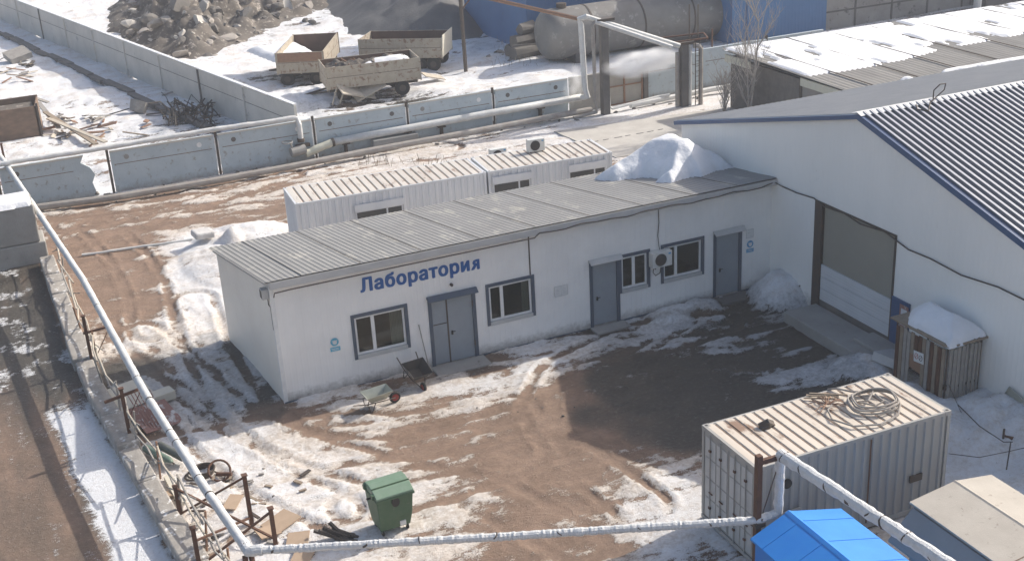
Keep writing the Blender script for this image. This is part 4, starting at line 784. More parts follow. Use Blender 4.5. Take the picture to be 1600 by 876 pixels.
# ================= OVERHEAD WRAPPED PIPE =================
def jitpipe(pts, r, m, step=.22, amp=.012, seg=12, rj=.06):
    out = []; rr = []
    for a_, b_ in zip(pts, pts[1:]):
        a_, b_ = Vector(a_), Vector(b_); n_ = max(2, int((b_-a_).length/step))
        for k in range(n_): out.append(a_.lerp(b_, k/n_)+Vector([random.uniform(-amp, amp) for _ in range(3)])); rr.append(r*(1+random.uniform(-rj, rj)))
    out.append(Vector(pts[-1])); rr.append(r)
    return MB().tube(out, rr, seg)
zp = 1.95
e0 = Vector(P(388, 860, zp)); far0 = Vector(P(2, 246, 2.3)); mid = [P(130, 437, 2.1), P(225, 611, 2.0)]
wp = thing('wrapped_pipe', 'white wrapped overhead pipe bending round the yard corner and up past the gray container', 'pipe', (e0.x, e0.y, 0))
lp = [(far0.x-.5, far0.y+3, 2.3), tuple(far0)]+mid+[P(320, 762, zp), tuple(e0)]
build('long_run', jitpipe(lp, .125, 'wrap', amp=.006, rj=.03), 'wrap_white', wp, smooth=True, world=True)
pc = Vector(P(1183, 812, 2.05)); pp_ = Vector((7.62, -15.95, 0))
c1_ = Vector(P(1216, 800, 2.1)); top = Vector((c1_.x, c1_.y, 3.72)); q = Vector(P(1480, 880, 3.8)); q2 = q+(q-top)*.4
build('near_run', jitpipe([tuple(e0), tuple(e0.lerp(pc, .5)+Vector((0, 0, -.03))), tuple(pc), tuple(c1_)], .105, 'wrap', step=.055, amp=.004, rj=.10, seg=10), 'wrap', wp, smooth=False, world=True)
build('elbow', jitpipe([tuple(e0+(Vector(lp[-2])-e0).normalized()*.35), tuple(e0), tuple(e0+(pc-e0).normalized()*.35)], .14, 'wrap', step=.1, amp=.01), 'wrap', wp, world=True)
build('riser', jitpipe([tuple(c1_), tuple(top)], .12, 'wrap', step=.12, rj=.12), 'wrap', wp, world=True)
build('upper_run', jitpipe([tuple(top), tuple(q), tuple(q2)], .15, 'wrap', step=.13, rj=.09, amp=.008), 'wrap', wp, world=True)
for a_, b_, n_, r_ in ((top, q, 8, .163), (e0, pc, 7, .112)):
    d = (b_-a_).normalized()
    for k in range(n_):
        t_ = (k+random.uniform(.2, .8))/n_; p_ = a_.lerp(b_, t_); sk = Vector((0, 0, random.uniform(-.03, .03))); build('tie_band', MB().tube([p_-d*random.uniform(.006, .02)+sk, p_+d*random.uniform(.006, .02)-sk], r_, 10), 'steel_dark', wp, world=True)
for k in range(10):
    s_ = random.choice(range(1, 5)); a_ = Vector(lp[s_]); b_ = Vector(lp[s_+1]); p_ = a_.lerp(b_, random.random()); d = (b_-a_).normalized(); build('tie_band', MB().tube([p_-d*.015, p_+d*.015], .133, 10), 'steel_dark', wp, world=True)
# steel posts
po = Vector(P(1183, 812, 2.05)); bp_ = thing('steel_post', 'tall rusty steel post with a bracket arm in front of the blue shed', 'post', (po.x, po.y, 0), 0, 'rusty posts that carry the wrapped pipe')
zt = 3.85
build('shaft', MB().box(-.07, -.07, -.1, .07, .07, zt), 'rust', bp_); build('arm', MB().bar((.07, 0, zt-.2), (top.x-po.x+.25, top.y-po.y, zt-.2), .10, .12), 'rust', bp_)
build('clamp', MB().box(-.13, -.13, 1.9, .16, .1, 2.0).bar((.05, -.1, 2.1), (.28, .05, 1.95), .06), 'steel_dark', bp_); build('stay_wire', MB().tube([(top.x-po.x-.0, -.05, zt-.2), (.16, 0, 2.2)], .015, 5), 'steel_dark', bp_)
def rpost(label, u, v, h, arm=None, z=0., brace=None):
    q_ = P(u, v, z); t = thing('steel_post', label, 'post', (q_[0], q_[1], z), 0, 'rusty posts that carry the wrapped pipe')
    build('shaft', MB().box(-.055, -.055, -.1, .055, .055, h), 'rust', t); build('cap', MB().box(-.08, -.08, h, .08, .08, h+.03), 'rust', t)
    if arm: build('arm', MB().bar((arm[0], arm[1], arm[4]), (arm[2], arm[3], arm[4]), .08), 'rust', t)
    if brace: build('brace', MB().tube(brace, .015, 5), 'rust', t)
    return t
rpost('rusty cross shaped post beside the cream board', 206, 695, 2.0, (-.55, -.1, .75, .35, 1.72), brace=[(.6, .25, 1.7), (.05, 0, .9)])
rpost('rusty post with a thin brace farther back by the railing', 146, 575, 2.05, (-.1, 0, .9, .2, 1.4), brace=[(.85, .2, 1.4), (.1, 0, .3)])
rpost('second farthest dark post at the back end of the railing', 18, 300, 2.6, z=0)
A_ = P(283, 812); B_ = P(394, 822); C_ = P(313, 892); D_ = P(432, 858); E1 = P(368, 892); E2 = P(352, 895)
hts = [1.1, 1.65, 1.35, 1.3]
labs = ['short rusty post at the left of the pipe elbow frame', 'tallest rusty post at the back of the pipe elbow frame', 'rusty post at the front left of the pipe elbow frame', 'rusty post just right of the pipe elbow']
for (u, v), h_, lb in zip(((283, 812), (394, 822), (313, 892), (432, 858)), hts, labs): rpost(lb, u, v, h_)
for k, (a_, b_, za, zb, lb) in enumerate([(A_, B_, .2, 1.6, 'upward brace joining the short and tallest rusty posts'), (A_, D_, 1.05, .35, 'downward brace across the pipe elbow frame'), (C_, D_, .15, 1.2, 'front upward brace under the pipe elbow'), (C_, B_, .95, .3, 'crossing brace behind the pipe elbow')]):
    solo('brace', MB().bar((a_[0], a_[1], za), (b_[0], b_[1], zb), .055), 'rust', 'rusty '+lb, 'brace', 'rusty braces at the pipe elbow')
solo('prop', MB().bar((e0.x-.15, e0.y, 0), (e0.x-.1, e0.y, 1.82), .12, .12).bar((e0.x+.1, e0.y-.1, 0), (e0.x+.05, e0.y, 1.82), .1, .1), 'rust', 'pair of thick rusty props right under the pipe elbow', 'prop')

# ================= BLOCK ROW AND RAILING =================
bl = [(-5.95, 18.2), (-5.90, 15.8), (-5.85, 13.4), (-5.80, 11.0), (-5.75, 8.6), (-5.70, 6.2), (-5.60, 3.8), (-5.35, 1.4), (-5.15, -1.0), (-4.92, -3.4), (-4.68, -5.8), (-4.40, -8.2), (-4.2, -10.6), (-4.0, -13.0)]
words = ['northmost', 'second', 'third', 'fourth', 'fifth', 'sixth', 'seventh', 'eighth', 'ninth', 'tenth', 'eleventh', 'twelfth', 'nearest']
for i, (a_, b_) in enumerate(zip(bl, bl[1:])):
    dx, dy = b_[0]-a_[0], b_[1]-a_[1]; ang = math.atan2(dy, dx); mbk = MB().obox((0, 0, 0), (math.hypot(dx, dy)-.04, .62+.1*(i % 3 == 1), 1.95), (random.uniform(-.03, .03), random.uniform(-.02, .02), 0))
    o = build('concrete_block', mbk, 'concrete_block', None, bevel=.05); o.location = ((a_[0]+b_[0])/2-.05, (a_[1]+b_[1])/2, -.55+random.uniform(-.08, .08)); o.rotation_euler = (0, 0, ang)
    tag(o, ['snow dusted concrete block at the far end of the yard edge row', 'concrete block in the yard edge row, second from the far end', 'concrete block in the yard edge row, third from the far end', 'concrete block in the yard edge row, fourth from the far end', 'fifth concrete block from the far end of the yard edge row', 'concrete block beside the farther rusty pipe post', 'concrete block just before the cross shaped post', 'concrete block left of the cream board', 'concrete block left of the cross shaped post foot', 'concrete block left of the gas cylinders', 'concrete block left of the hose coil', 'concrete block left of the pipe elbow frame', 'nearest concrete block below the pipe elbow'][i], 'concrete block', 'concrete blocks along the yard edge')
rl = thing('railing', 'crooked pale timber railing along the concrete blocks', 'railing', (-5.2, 4, .3))
rp = [(-5.5, 17.8), (-5.6, 14.8), (-5.45, 12), (-5.5, 9), (-5.3, 6.2), (-5.35, 4), (-5.1, 1.6), (-4.95, -.8), (-4.6, -3.2), (-4.35, -5.4), (-4.1, -7.6), (-3.85, -9.6), (-3.7, -11.5)]
for z1, dz in ((1.25, .1), (.8, .12)):
    for a_, b_ in zip(rp, rp[1:]):
        build('rail', MB().tube([(a_[0]+random.uniform(-.1, .1), a_[1]+.2, z1+random.uniform(-dz, dz)), ((a_[0]+b_[0])/2+random.uniform(-.08, .08), (a_[1]+b_[1])/2, z1+random.uniform(-dz, dz)), (b_[0]+random.uniform(-.1, .1), b_[1]-.2, z1+random.uniform(-dz, dz))], .032, 6), random.choice(['wood_pale', 'wood_gray', 'wood_pale']), rl, world=True)
for a_ in rp: build('post', MB().tube([(a_[0], a_[1], .2), (a_[0]+random.uniform(-.15, .15), a_[1]+random.uniform(-.1, .1), 1.4)], .035, 6), random.choice(['wood_gray', 'rust_light']), rl, world=True)
for k in range(14):
    a_ = rp[k*8//10 % 12]; s_ = random.uniform(-.25, .25)
    build('slat', MB().tube([(a_[0]+s_, a_[1]+.9, random.uniform(.3, .8)), (a_[0]-s_+.1, a_[1]-1.2, random.uniform(.9, 1.5))], .02, 5), 'wood_gray', rl, world=True)
# stacked block structure at left edge
for i, (z0, z1, x1, lb) in enumerate([(-1.3, .95, -5.9, 'lower gray concrete block of the stack at the left edge'), (.97, 2.7, -6.1, 'upper gray concrete block with snow on top at the left edge')]):
    solo('concrete_block', MB().box(-11, 18.6, z0, x1, 20.4, z1), 'concrete', lb, 'concrete block', 'stacked blocks at the left edge', bevel=.06)
mound('snow_strip', [(-11, 18.6), (-6.15, 18.6), (-6.15, 20.4), (-11, 20.4)], lambda x, y: 2.71+0*x, .16, .15, 'snow', res=.09, label='snow strip on top of the stacked blocks at the left edge', cat='snow strip')

# ================= SCRAP ALONG THE LEFT OF THE YARD =================
q = P(203, 632); solo('board', MB().obox((q[0], q[1], .35), (1.5, 1.5, .05), (R(8), R(-4), R(12))), 'cream', 'cream hexagon cut board lying beside the cross shaped post', 'board')
q = P(240, 660); solo('mesh_sheet', MB().obox((q[0]+.1, q[1], .22), (1.3, 1.5, .04), (R(10), R(3), R(15))), 'faded_red', 'faded red sheet lying below the cream board', 'sheet')
q = P(248, 632); solo('crate', MB().obox((q[0]+.1, q[1], .3), (.9, .5, .3), (0, 0, R(15))), 'cream', 'small cream box behind the faded red sheet', 'crate', bevel=.02)
q = P(247, 655); mb = MB()
for k in range(7): mb.tube([(q[0]-.75+k*.12, q[1]+.8, .75), (q[0]-.4+k*.1, q[1]-.9, .12)], .018, 5)
solo('reed_bundle', mb, 'faded_red', 'sheaf of thin red rods leaning over the faded red sheet', 'rods')
for i, (u, v, m_, lb) in enumerate([(250, 718, 'cylinder_green', 'green gas cylinder lying in the snow, left of the pair'), (272, 713, 'cylinder_gray', 'gray gas cylinder lying in the snow, right of the pair')]):
    q = P(u, v, .15); t = thing('gas_cylinder', lb, 'gas cylinder', (q[0], q[1], .30), R(-66), 'gas cylinders by the railing')
    build('body', MB().tube([(-.78, 0, 0), (-.74, 0, 0), (.5, 0, 0), (.62, 0, 0), (.70, 0, 0)], [.09, .125, .125, .09, .04], 14), m_, t, smooth=True); build('valve', MB().tube([(.7, 0, 0), (.8, 0, 0)], .03, 8), 'steel_dark', t)
solo('beam', MB().bar((*P(262, 752)[:2], .15), (*P(285, 795)[:2], .15), .18, .16), 'cream', 'pale cream beam lying beside the gas cylinders', 'beam')
q = P(312, 745); mb = MB()
for j in range(4): mb.tube([(q[0]+.05*j+(.42-.03*j)*math.cos(a_), q[1]+(.32)*math.sin(a_), .1+.05*j) for a_ in np.linspace(0, 6.28, 24)], .03, 6, cap=False)
mb.tube([(q[0]+.4, q[1], .1), (q[0]+.7, q[1]-.4, .08), (q[0]+.5, q[1]-.9, .06), (q[0]+.1, q[1]-1.1, .05)], .025, 6)
solo('hose', mb, 'steel_dark', 'dark coil of hose on the snow under the wrapped pipe', 'hose')
q = P(345, 748); mb = MB().tube([(q[0]+.32*math.cos(a_), q[1]+.28*math.sin(a_), .3+.2*math.sin(a_)) for a_ in np.linspace(0, 6.28, 22)], .035, 7, cap=False).tube([(q[0]-.1, q[1], .2), (q[0]+.3, q[1]-.3, .25)], .06, 6)
solo('wire_coil', mb, 'rust', 'rusty upright wire coil right of the dark hose', 'wire')
for i, (u, v, w_, h_, rz_) in enumerate([(440, 822, .9, .7, .5), (466, 852, .8, .6, 1.2), (420, 838, .6, .5, .2), (475, 872, .7, .5, .9), (255, 782, .5, .4, .2), (365, 792, .7, .4, 1.0)]):
    q = P(u, v); solo('cardboard', MB().obox((0, 0, 0), (w_, h_, .04), (random.uniform(-.15, .15), random.uniform(-.2, .2), rz_)), 'card', ['largest brown cardboard sheet right of the elbow frame', 'brown cardboard piece below the near pipe run', 'small cardboard flap beside the elbow post', 'brown cardboard piece at the bottom edge under the pipe', 'small brown scrap by the railing', 'torn brown scrap between the elbow posts'][i], 'cardboard', 'cardboard scraps near the elbow', loc=(0, 0, 0)).location = (q[0], q[1], GZ(*q[:2])+.09)
q = P(550, 845)
for i in range(9):
    a_ = random.uniform(1.6, 3.0); l_ = random.uniform(.6, 1.1); b_ = Vector((q[0]+random.uniform(-.25, .3), q[1]+random.uniform(-.15, .25), .05))
    o = solo('timber_stub', MB().bar(b_, b_+Vector((math.cos(a_)*l_, math.sin(a_)*l_*.5, random.uniform(.15, .6))), .09, .07), 'chassis', 'burnt dark timber stub in the small pile left of the green bin', 'timber', 'burnt timber stubs beside the green bin')
for i in range(34):
    u, v = random.uniform(260, 480), random.uniform(735, 876); q = P(u, v); l_ = random.uniform(.15, .5)
    solo('debris_stick', MB().obox((0, 0, 0), (l_, random.uniform(.03, .12), .04), (0, 0, random.uniform(0, 3))), random.choice(['wood', 'steel_dark', 'wood_gray']), 'small dark scrap scattered on the near left snow', 'scrap', 'small scraps on the near left snow', loc=(0, 0, 0)).location = (q[0], q[1], GZ(*q[:2])+.05)
q = P(1216, 792)
# white hose crossing the alley mud
pts_ = [P(u, v, .10) for u, v in [(128, 398), (160, 394), (200, 388), (250, 381), (300, 374), (320, 368)]]
solo('ground_pipe', jitpipe(pts_, .06, 'wrap', step=.3, rj=.1), 'wrap_white', 'thin white pipe lying across the brown mud behind the laboratory', 'pipe')
solo('ground_box', MB().obox((P(320, 385)[0], P(320, 385)[1], .62), (.9, .7, .3), (.1, .1, .2)), 'snow_dirty', 'snow covered box on the pile behind the laboratory', 'box', bevel=.08)

# ================= BACK FENCE =================
FYy = 27.0
def fx(u, v): return PY(u, v, FYy)[0]
fj = [-14, -7.3, -2.0, 3.5, 8.75, 14.1, 19.3, 24.15]
fe = thing('concrete_fence', 'pale blue painted concrete panel fence behind the laboratory carrying pipes', 'fence', (8, FYy, 0))
def top_at(x): return 2.3 if x > -2 else 2.28
for i, (a_, b_) in enumerate(zip(fj, fj[1:])):
    g = .12; z1 = 2.28
    if i == 1:     # panel with its right end broken away
        pr = [(a_+g, -.1), (b_-1.1, -.1), (b_-.85, .35), (b_-.95, .8), (b_-.75, 1.2), (b_-.95, 1.6), (b_-1.35, 1.9), (b_-1.15, 2.28), (a_+g, 2.28)]
    else: pr = [(a_+g, -.15), (b_-g, -.15), (b_-g, z1), (a_+g, z1-.03)]
    p_ = build('panel', MB().prism([(x, FYy, z) for x, z in pr], (0, .16, 0)), 'fence_blue', fe, world=True)
    build('seam', MB().box(a_+g+.15, FYy-.012, 1.52, pr[2][0]-.9 if i == 1 else b_-g-.15, FYy-.002, 1.55), 'seam', p_, world=True)
    build('rim', MB().box(a_+g, FYy-.03, z1-.09, (b_-1.2 if i == 1 else b_-g), FYy-.003, z1+.0), 'fence_gray', p_, world=True)
    for xx in (a_+.9, b_-.9):
        if not (i == 1 and xx > -3.5): build('lifting_hole', MB().tube([(xx, FYy-.012, 1.85), (xx, FYy-.002, 1.85)], .13, 12), random.choice(['white_pvc', 'concrete_dark', 'concrete']), p_, world=True)
for b_ in fj[1:-1]:
    po_ = build('post', MB().box(b_-.06, FYy+.02, -.1, b_+.06, FYy+.14, 2.4), 'steel_dark', fe, world=True)
    if b_ > 0: build('snowy_gap', MB().box(b_-.105, FYy-.02, .5, b_-.065, FYy+.02, 2.1).box(b_+.065, FYy-.02, .6, b_+.105, FYy+.02, 2.0), 'white_pvc', po_, world=True)
# broken part: concrete offcut on the ground
# further panels right of the steam pipes, set back
fe2 = thing('concrete_fence', 'pale blue fence panels right of the beige gate behind the steam pipes', 'fence', (31, 27.6, 0))
for a_, b_, z1, y_ in ((29.1, 33.6, 2.45, 27.6), (33.8, 38.5, 2.5, 27.9), (38.7, 43, 2.5, 28.1)):
    p_ = build('panel', MB().box(a_, y_, -.1, b_, y_+.16, z1), 'fence_blue', fe2, world=True); build('seam', MB().box(a_+.2, y_-.012, 1.7, b_-.2, y_-.002, 1.73), 'seam', p_, world=True)
    build('post', MB().box(a_-.14, y_-.05, -.1, a_-.02, y_+.1, 2.7), 'steel_dark', fe2, world=True)
bgt = thing('gate', 'beige sheet metal gate in four panels behind the steam pipes', 'gate', (27, 27.5, 0))
g0, g1 = PY(947, 150, 27.5)[0], PY(1003, 150, 27.5)[0]
build('leaf', MB().box(g0-.3, 27.5, .1, (g0+g1)/2-.02, 27.56, 2.3), 'gate_beige', bgt, world=True); build('leaf', MB().box((g0+g1)/2+.02, 27.5, .1, g1, 27.56, 2.3), 'gate_beige', bgt, world=True)
fr = MB()
for x in (g0-.3, (g0+g1)/2, g1): fr.box(x-.05, 27.44, .05, x+.05, 27.5, 2.38)
for z in (.1, 1.2, 2.3): fr.box(g0-.3, 27.43, z-.04, g1, 27.44, z+.04)
build('frame', fr, 'rust_light', bgt, world=True); build('post', MB().box(g1+.1, 27.4, -.1, g1+.4, 27.7, 2.6), 'concrete_dark', bgt, world=True)
wv = thing('wall_section', 'gray wall stub between the blue fence and the beige gate', 'wall', (25.3, 27.3, 0)); build('slab', MB().box(24.3, 27.25, -.1, g0-.35, 27.45, 2.2), 'concrete', wv, world=True)
# pipes along the fence
PYp = FYy-.35
pz = thing('fence_pipe', 'white wrapped pipe along the top of the blue fence with an elbow', 'pipe', (0, PYp, 0))
pts_ = [(-16, FYy-.1, 2.42), PY(20, 253, FYy-.1), PY(170, 230, FYy-.1), PY(330, 203, FYy-.1), PY(462, 184, FYy-.1)]
build('run', jitpipe(pts_, .13, 'wrap', step=.35, rj=.08), 'wrap_white', pz, world=True)
a_ = PY(462, 184, FYy-.1); b_ = PY(470, 216, FYy-.25); build('elbow', MB().tube([(a_[0]-.2, a_[1], a_[2]), (a_[0]+.05, a_[1]-.02, a_[2]-.05), (b_[0], b_[1], a_[2]-.35), b_], .14, 12), 'wrap_white', pz, world=True)
build('flange', MB().tube([b_, (b_[0], b_[1], b_[2]-.2)], .2, 12).box(b_[0]-.35, b_[1]-.1, b_[2]-.5, b_[0]+.45, b_[1]+.1, b_[2]-.32), 'steel_dark', pz, world=True)
lp_ = thing('fence_pipe', 'thick white pipe slanting up along the blue fence to the gantry', 'pipe', (15, PYp, 0))
l0, l1, l2 = PY(478, 240, PYp), PY(520, 222, PYp), PY(908, 152, PYp)
build('joint', jitpipe([l0, l1], .21, 'w', step=.25, rj=.1), 'insul', lp_, world=True)
build('run', MB().tube([l1, PY(640, 200, PYp), PY(770, 176, PYp), l2], .2, 14), 'wrap_white', lp_, smooth=True, world=True)
build('collar', MB().tube([PY(518, 223, PYp), PY(522, 222, PYp)], .24, 14), 'steel_dark', lp_, world=True)
for u, v in ((540, 218), (636, 200), (690, 192), (845, 163)):
    q = PY(u, v, PYp); build('bracket', MB().box(q[0]-.05, PYp-.05, .2, q[0]+.05, PYp+.3, q[2]-.2).box(q[0]-.22, PYp-.1, q[2]-.26, q[0]+.22, PYp+.3, q[2]-.19), 'steel_dark', lp_, world=True)
q = PY(210*0+455, 245, PYp); solo('valve', MB().tube([(q[0], PYp-.1, .75), (q[0]+.8, PYp, .8)], .27, 12).tube([(q[0]+.1, PYp-.1, .75), (q[0]+.05, PYp-.1, 1.3)], .06, 8).tube([(q[0]-.15+.28*math.cos(t_), PYp-.1+.28*math.sin(t_), 1.35) for t_ in np.linspace(0, 6.28, 16)], .03, 6), 'concrete', 'dirty gray valve below the pipe elbow on the blue fence', 'valve')
gp_ = thing('ground_pipe', 'long low gray pipe lying at the foot of the blue fence', 'pipe', (0, 26, 0))
pts_ = [P(-60, 340, .3), P(180, 309, .3), P(330, 284, .3), P(450, 262, .32), P(570, 238, .38), P(700, 214, .45), P(880, 180, .4), P(925, 172, .35)]
build('run', MB().tube([(p[0], p[1]+.1, p[2]) for p in pts_], .17, 10), 'pipe_gray', gp_, world=True)
solo('duct_cover', MB().obox((*P(618, 232)[:2], .45), (2.6, .5, .5), (0, 0, .02)), 'concrete', 'gray concrete trough section over the low pipe by the fence', 'cover', bevel=.03)
solo('ground_pipe', MB().tube([P(985, 165, .3), P(1060, 150, .35), P(1110, 140, .4), P(1160, 132, .4)], .16, 10), 'wrap_white', 'pale low pipe at the foot of the right hand fence panels', 'pipe')
# steam pipe gantry
pyr = 25.9
r0 = PY(905, 150, 26.3); r1 = PY(905, 32, 26.3)
sg = thing('steam_pipe', 'gray wrapped steam pipe portal rising beside the two dark pillars', 'pipe', (25, 26, 0))
def pv(u, v, y): return PY(u, v, y)
ra, rb = pv(918, 152, 26.3), pv(905, 30, 26.3)
build('riser', MB().tube([(l2[0]-.1, l2[1], l2[2]), (ra[0]-.1, 26.4, ra[2]), ra, (ra[0]-.15, 26.3, ra[2]+.5), (rb[0]+.1, 26.3, rb[2]-.3), rb, (rb[0]+.4, 26.1, rb[2]+.12)], .17, 10), 'wrap_white', sg, world=True)
c_, d_ = pv(915, 26, 26.2), pv(1062, 72, 24.6); c2_, d2_ = pv(930, 34, 25.9), pv(1050, 74, 24.4)
build('crossing', MB().tube([c_, d_], .15, 10).tube([c2_, d2_], .13, 10), 'wrap_white', sg, world=True)
e1, e2 = pv(926, 40, 25.9), pv(928, 175, 25.9)
build('riser', MB().tube([c2_, e1, (e1[0]+.05, e1[1], 1.0), (e1[0]+.1, e1[1], .3), (e1[0]-1.3, 26.1, .12)], .11, 8), 'pipe_gray', sg, world=True)
h1, h2 = pv(945, 45, 25.9), pv(952, 160, 25.9)
build('riser', MB().tube([h1, (h2[0], h2[1], .5), (h2[0]+.2, h2[1], .35), (h2[0]+3.5, h2[1]+.3, .5), (30.3, 26, .55)], .09, 8), 'wrap_white', sg, world=True)
for nm, u in (('dark concrete pillar carrying the left end of the steam pipes', 937), ('dark concrete pillar carrying the right end of the steam pipes', 1068)):
    if u < 1000: x_, y_ = 25.95, 26.0; zt_ = 5.5
    else: x_, y_ = P(1068, 168)[0], P(1068, 168)[1]; zt_ = 3.75
    pl_ = thing('pillar', nm, 'pillar', (x_, y_, 0), 0, 'pillars under the steam pipes')
    build('shaft', MB().box(-.22, -.22, -.1, .22, .22, zt_), 'concrete_dark', pl_, bevel=.02); build('head', MB().box(-.5, -.25, zt_, .6, .25, zt_+.16), 'steel_dark', pl_)
    if u > 1000:
        px, py = x_, y_
sr = thing('steam_pipe', 'pair of gray wrapped pipes dropping beside the right dark pillar', 'pipe', (px, py, 0), 0)
build('riser', MB().tube([(-.42, 0, -.1), (-.42, 0, 3.1), (-.36, .1, 3.3)], .13, 8), 'pipe_gray', sr); build('riser', MB().tube([(.42, 0, -.1), (.42, 0, 3.5), (.3, 0, 3.72), (-.1, .1, 3.75)], .13, 8), 'wrap_white', sr)
build('riser', MB().tube([(1.05, -.2, -.3), (1.05, -.2, 3.4), (.9, -.2, 3.6), (.6, -.1, 3.6)], .14, 8), 'pipe_gray', sr)
ld_ = thing('ladder', 'narrow steel ladder beside the right dark pillar', 'ladder', (px+.8, py-.25, 0))
build('stile', MB().box(-.16, -.02, 0, -.12, .02, 3.9), 'steel_dark', ld_); build('stile', MB().box(.12, -.02, 0, .16, .02, 3.9), 'steel_dark', ld_)
rg = MB()
for k in range(12): rg.box(-.12, -.012, .3+k*.3, .12, .012, .325+k*.3)
build('rungs', rg, 'steel_dark', ld_)
gf = thing('platform', 'small rusty frame platform on top of the right pillar pipes', 'platform', (px, py, 3.9))
build('frame', MB().bar((-1.6, .2, .02), (1.6, -.1, .02), .1).bar((-1.2, 1.4, .1), (2.0, 1.0, .1), .08).bar((-1.6, .2, .02), (-1.2, 1.4, .1), .07).bar((1.6, -.1, .02), (2.0, 1.0, .1), .07), 'rust', gf)
build('rod', MB().tube([(.7, .5, 0), (.7, .5, 2.0)], .04, 6).tube([(1.35, .6, 0), (1.35, .6, 1.9)], .04, 6), 'steel_dark', gf)
q = P(1112, 135); solo('steel_rod', MB().tube([(q[0], q[1], 0), (q[0], q[1], 3.6)], .05, 6), 'rust', 'single rusty rod standing by the fence right of the ladder', 'pole')
q0_ = PY(905, 30, 26.5); q1_ = PY(760, -3, 33.)
solo('thin_pipe', MB().tube([(q0_[0], q0_[1], q0_[2]), q1_, (q1_[0]-8, q1_[1]+8, q1_[2]+.1)], .12, 8), 'rust_light', 'long reddish overhead pipe running off the top edge from the steam riser', 'pipe')
def steam(label, c0, rad, dens, seed):
    bm = bmesh.new(); bmesh.ops.create_icosphere(bm, subdivisions=3, radius=1); me_ = bpy.data.meshes.new('steam'); bm.to_mesh(me_); bm.free()
    o = bpy.data.objects.new('steam', me_); C.objects.link(o); o.location = c0; o.scale = rad; tag(o, label, 'steam', None, 'stuff')
    m = bpy.data.materials.new('steam'); m.use_nodes = True; n = m.node_tree.nodes; l = m.node_tree.links; n.remove(n['Principled BSDF'])
    v = n.new('ShaderNodeVolumePrincipled'); v.inputs['Color'].default_value = (.97, .97, .97, 1); l.new(v.outputs[0], n['Material Output'].inputs['Volume'])
    tc = n.new('ShaderNodeTexCoord'); t = n.new('ShaderNodeTexNoise'); t.inputs['Scale'].default_value = 1.6; t.inputs['Detail'].default_value = 5; mp = n.new('ShaderNodeMapping'); mp.inputs['Location'].default_value = (seed, 0, 0)
    l.new(tc.outputs['Object'], mp.inputs[0]); l.new(mp.outputs[0], t.inputs[0])
    ln = n.new('ShaderNodeVectorMath'); ln.operation = 'LENGTH'; l.new(tc.outputs['Object'], ln.inputs[0])
    mr = n.new('ShaderNodeMapRange'); mr.inputs[1].default_value = 1; mr.inputs[2].default_value = .2; l.new(ln.outputs['Value'], mr.inputs[0])
    a1 = n.new('ShaderNodeMapRange'); a1.inputs[1].default_value = .42; a1.inputs[2].default_value = .68; l.new(t.outputs[0], a1.inputs[0])
    mu = n.new('ShaderNodeMath'); mu.operation = 'MULTIPLY'; l.new(mr.outputs[0], mu.inputs[0]); l.new(a1.outputs[0], mu.inputs[1])
    m2 = n.new('ShaderNodeMath'); m2.operation = 'MULTIPLY'; l.new(mu.outputs[0], m2.inputs[0]); m2.inputs[1].default_value = dens; l.new(m2.outputs[0], v.inputs['Density'])
    me_.materials.append(m); return o
steam('white steam drifting left from the right hand pillar pipes', (px-2.3, py+.6, 2.9), (2.9, 1.0, .9), 10, 0)
steam('thin steam hanging at the foot of the left riser', (24.3, 26.9, 1.8), (.9, .7, 1.4), 2.5, 5)

# ================= SECOND FENCE (top left) =================
f2 = thing('concrete_fence', 'tall gray concrete fence running from the top left corner down to the blue fence', 'fence', (3, 50, 0))
A2 = Vector(P(470, 236)); A2.y += .3; B2 = Vector(P(0, 31)); d = (B2-A2); n_ = 9; nrm_ = Vector((d.y, -d.x, 0)).normalized()
for k in range(n_):
    p0 = A2+d*(k/n_)+d.normalized()*.06; p1 = A2+d*((k+1)/n_)-d.normalized()*.06
    p_ = build('panel', MB().prism([p0, p1, p1+nrm_*.16, p0+nrm_*.16], (0, 0, 2.5+.04*(k % 2))), 'fence_gray', f2, world=True)
    build('coping', MB().prism([p0+Vector((0, 0, 2.56))-nrm_*.03, p1+Vector((0, 0, 2.56))-nrm_*.03, p1+Vector((0, 0, 2.56))+nrm_*.19, p0+Vector((0, 0, 2.56))+nrm_*.19], (0, 0, .05)), 'snow', p_, world=True)
    build('seam', MB().bar(p0-nrm_*.01+Vector((0, 0, 1.6)), p1-nrm_*.01+Vector((0, 0, 1.6)), .02, .03), 'concrete_dark', p_, world=True)
for k in range(1, n_): p0 = A2+d*(k/n_); build('post', MB().box(p0.x-.07, p0.y-.12, 0, p0.x+.07, p0.y+.12, 2.5), 'fence_gray' if k not in (2, 7) else 'concrete_dark', f2, world=True)
kb = MB(); 
for t_ in np.linspace(0, .98, 24):
    p0 = A2+d*t_; p1 = A2+d*(t_+.041); off = -nrm_*(1.9+.12*math.sin(t_*31)); kb.prism([p0+off, p1+off, p1+off-nrm_*.5, p0+off-nrm_*.5], (0, 0, .28+.04*math.sin(t_*57)))
solo('kerb', kb, 'concrete_dark', 'long dark concrete channel edge parallel to the tall gray fence', 'kerb')

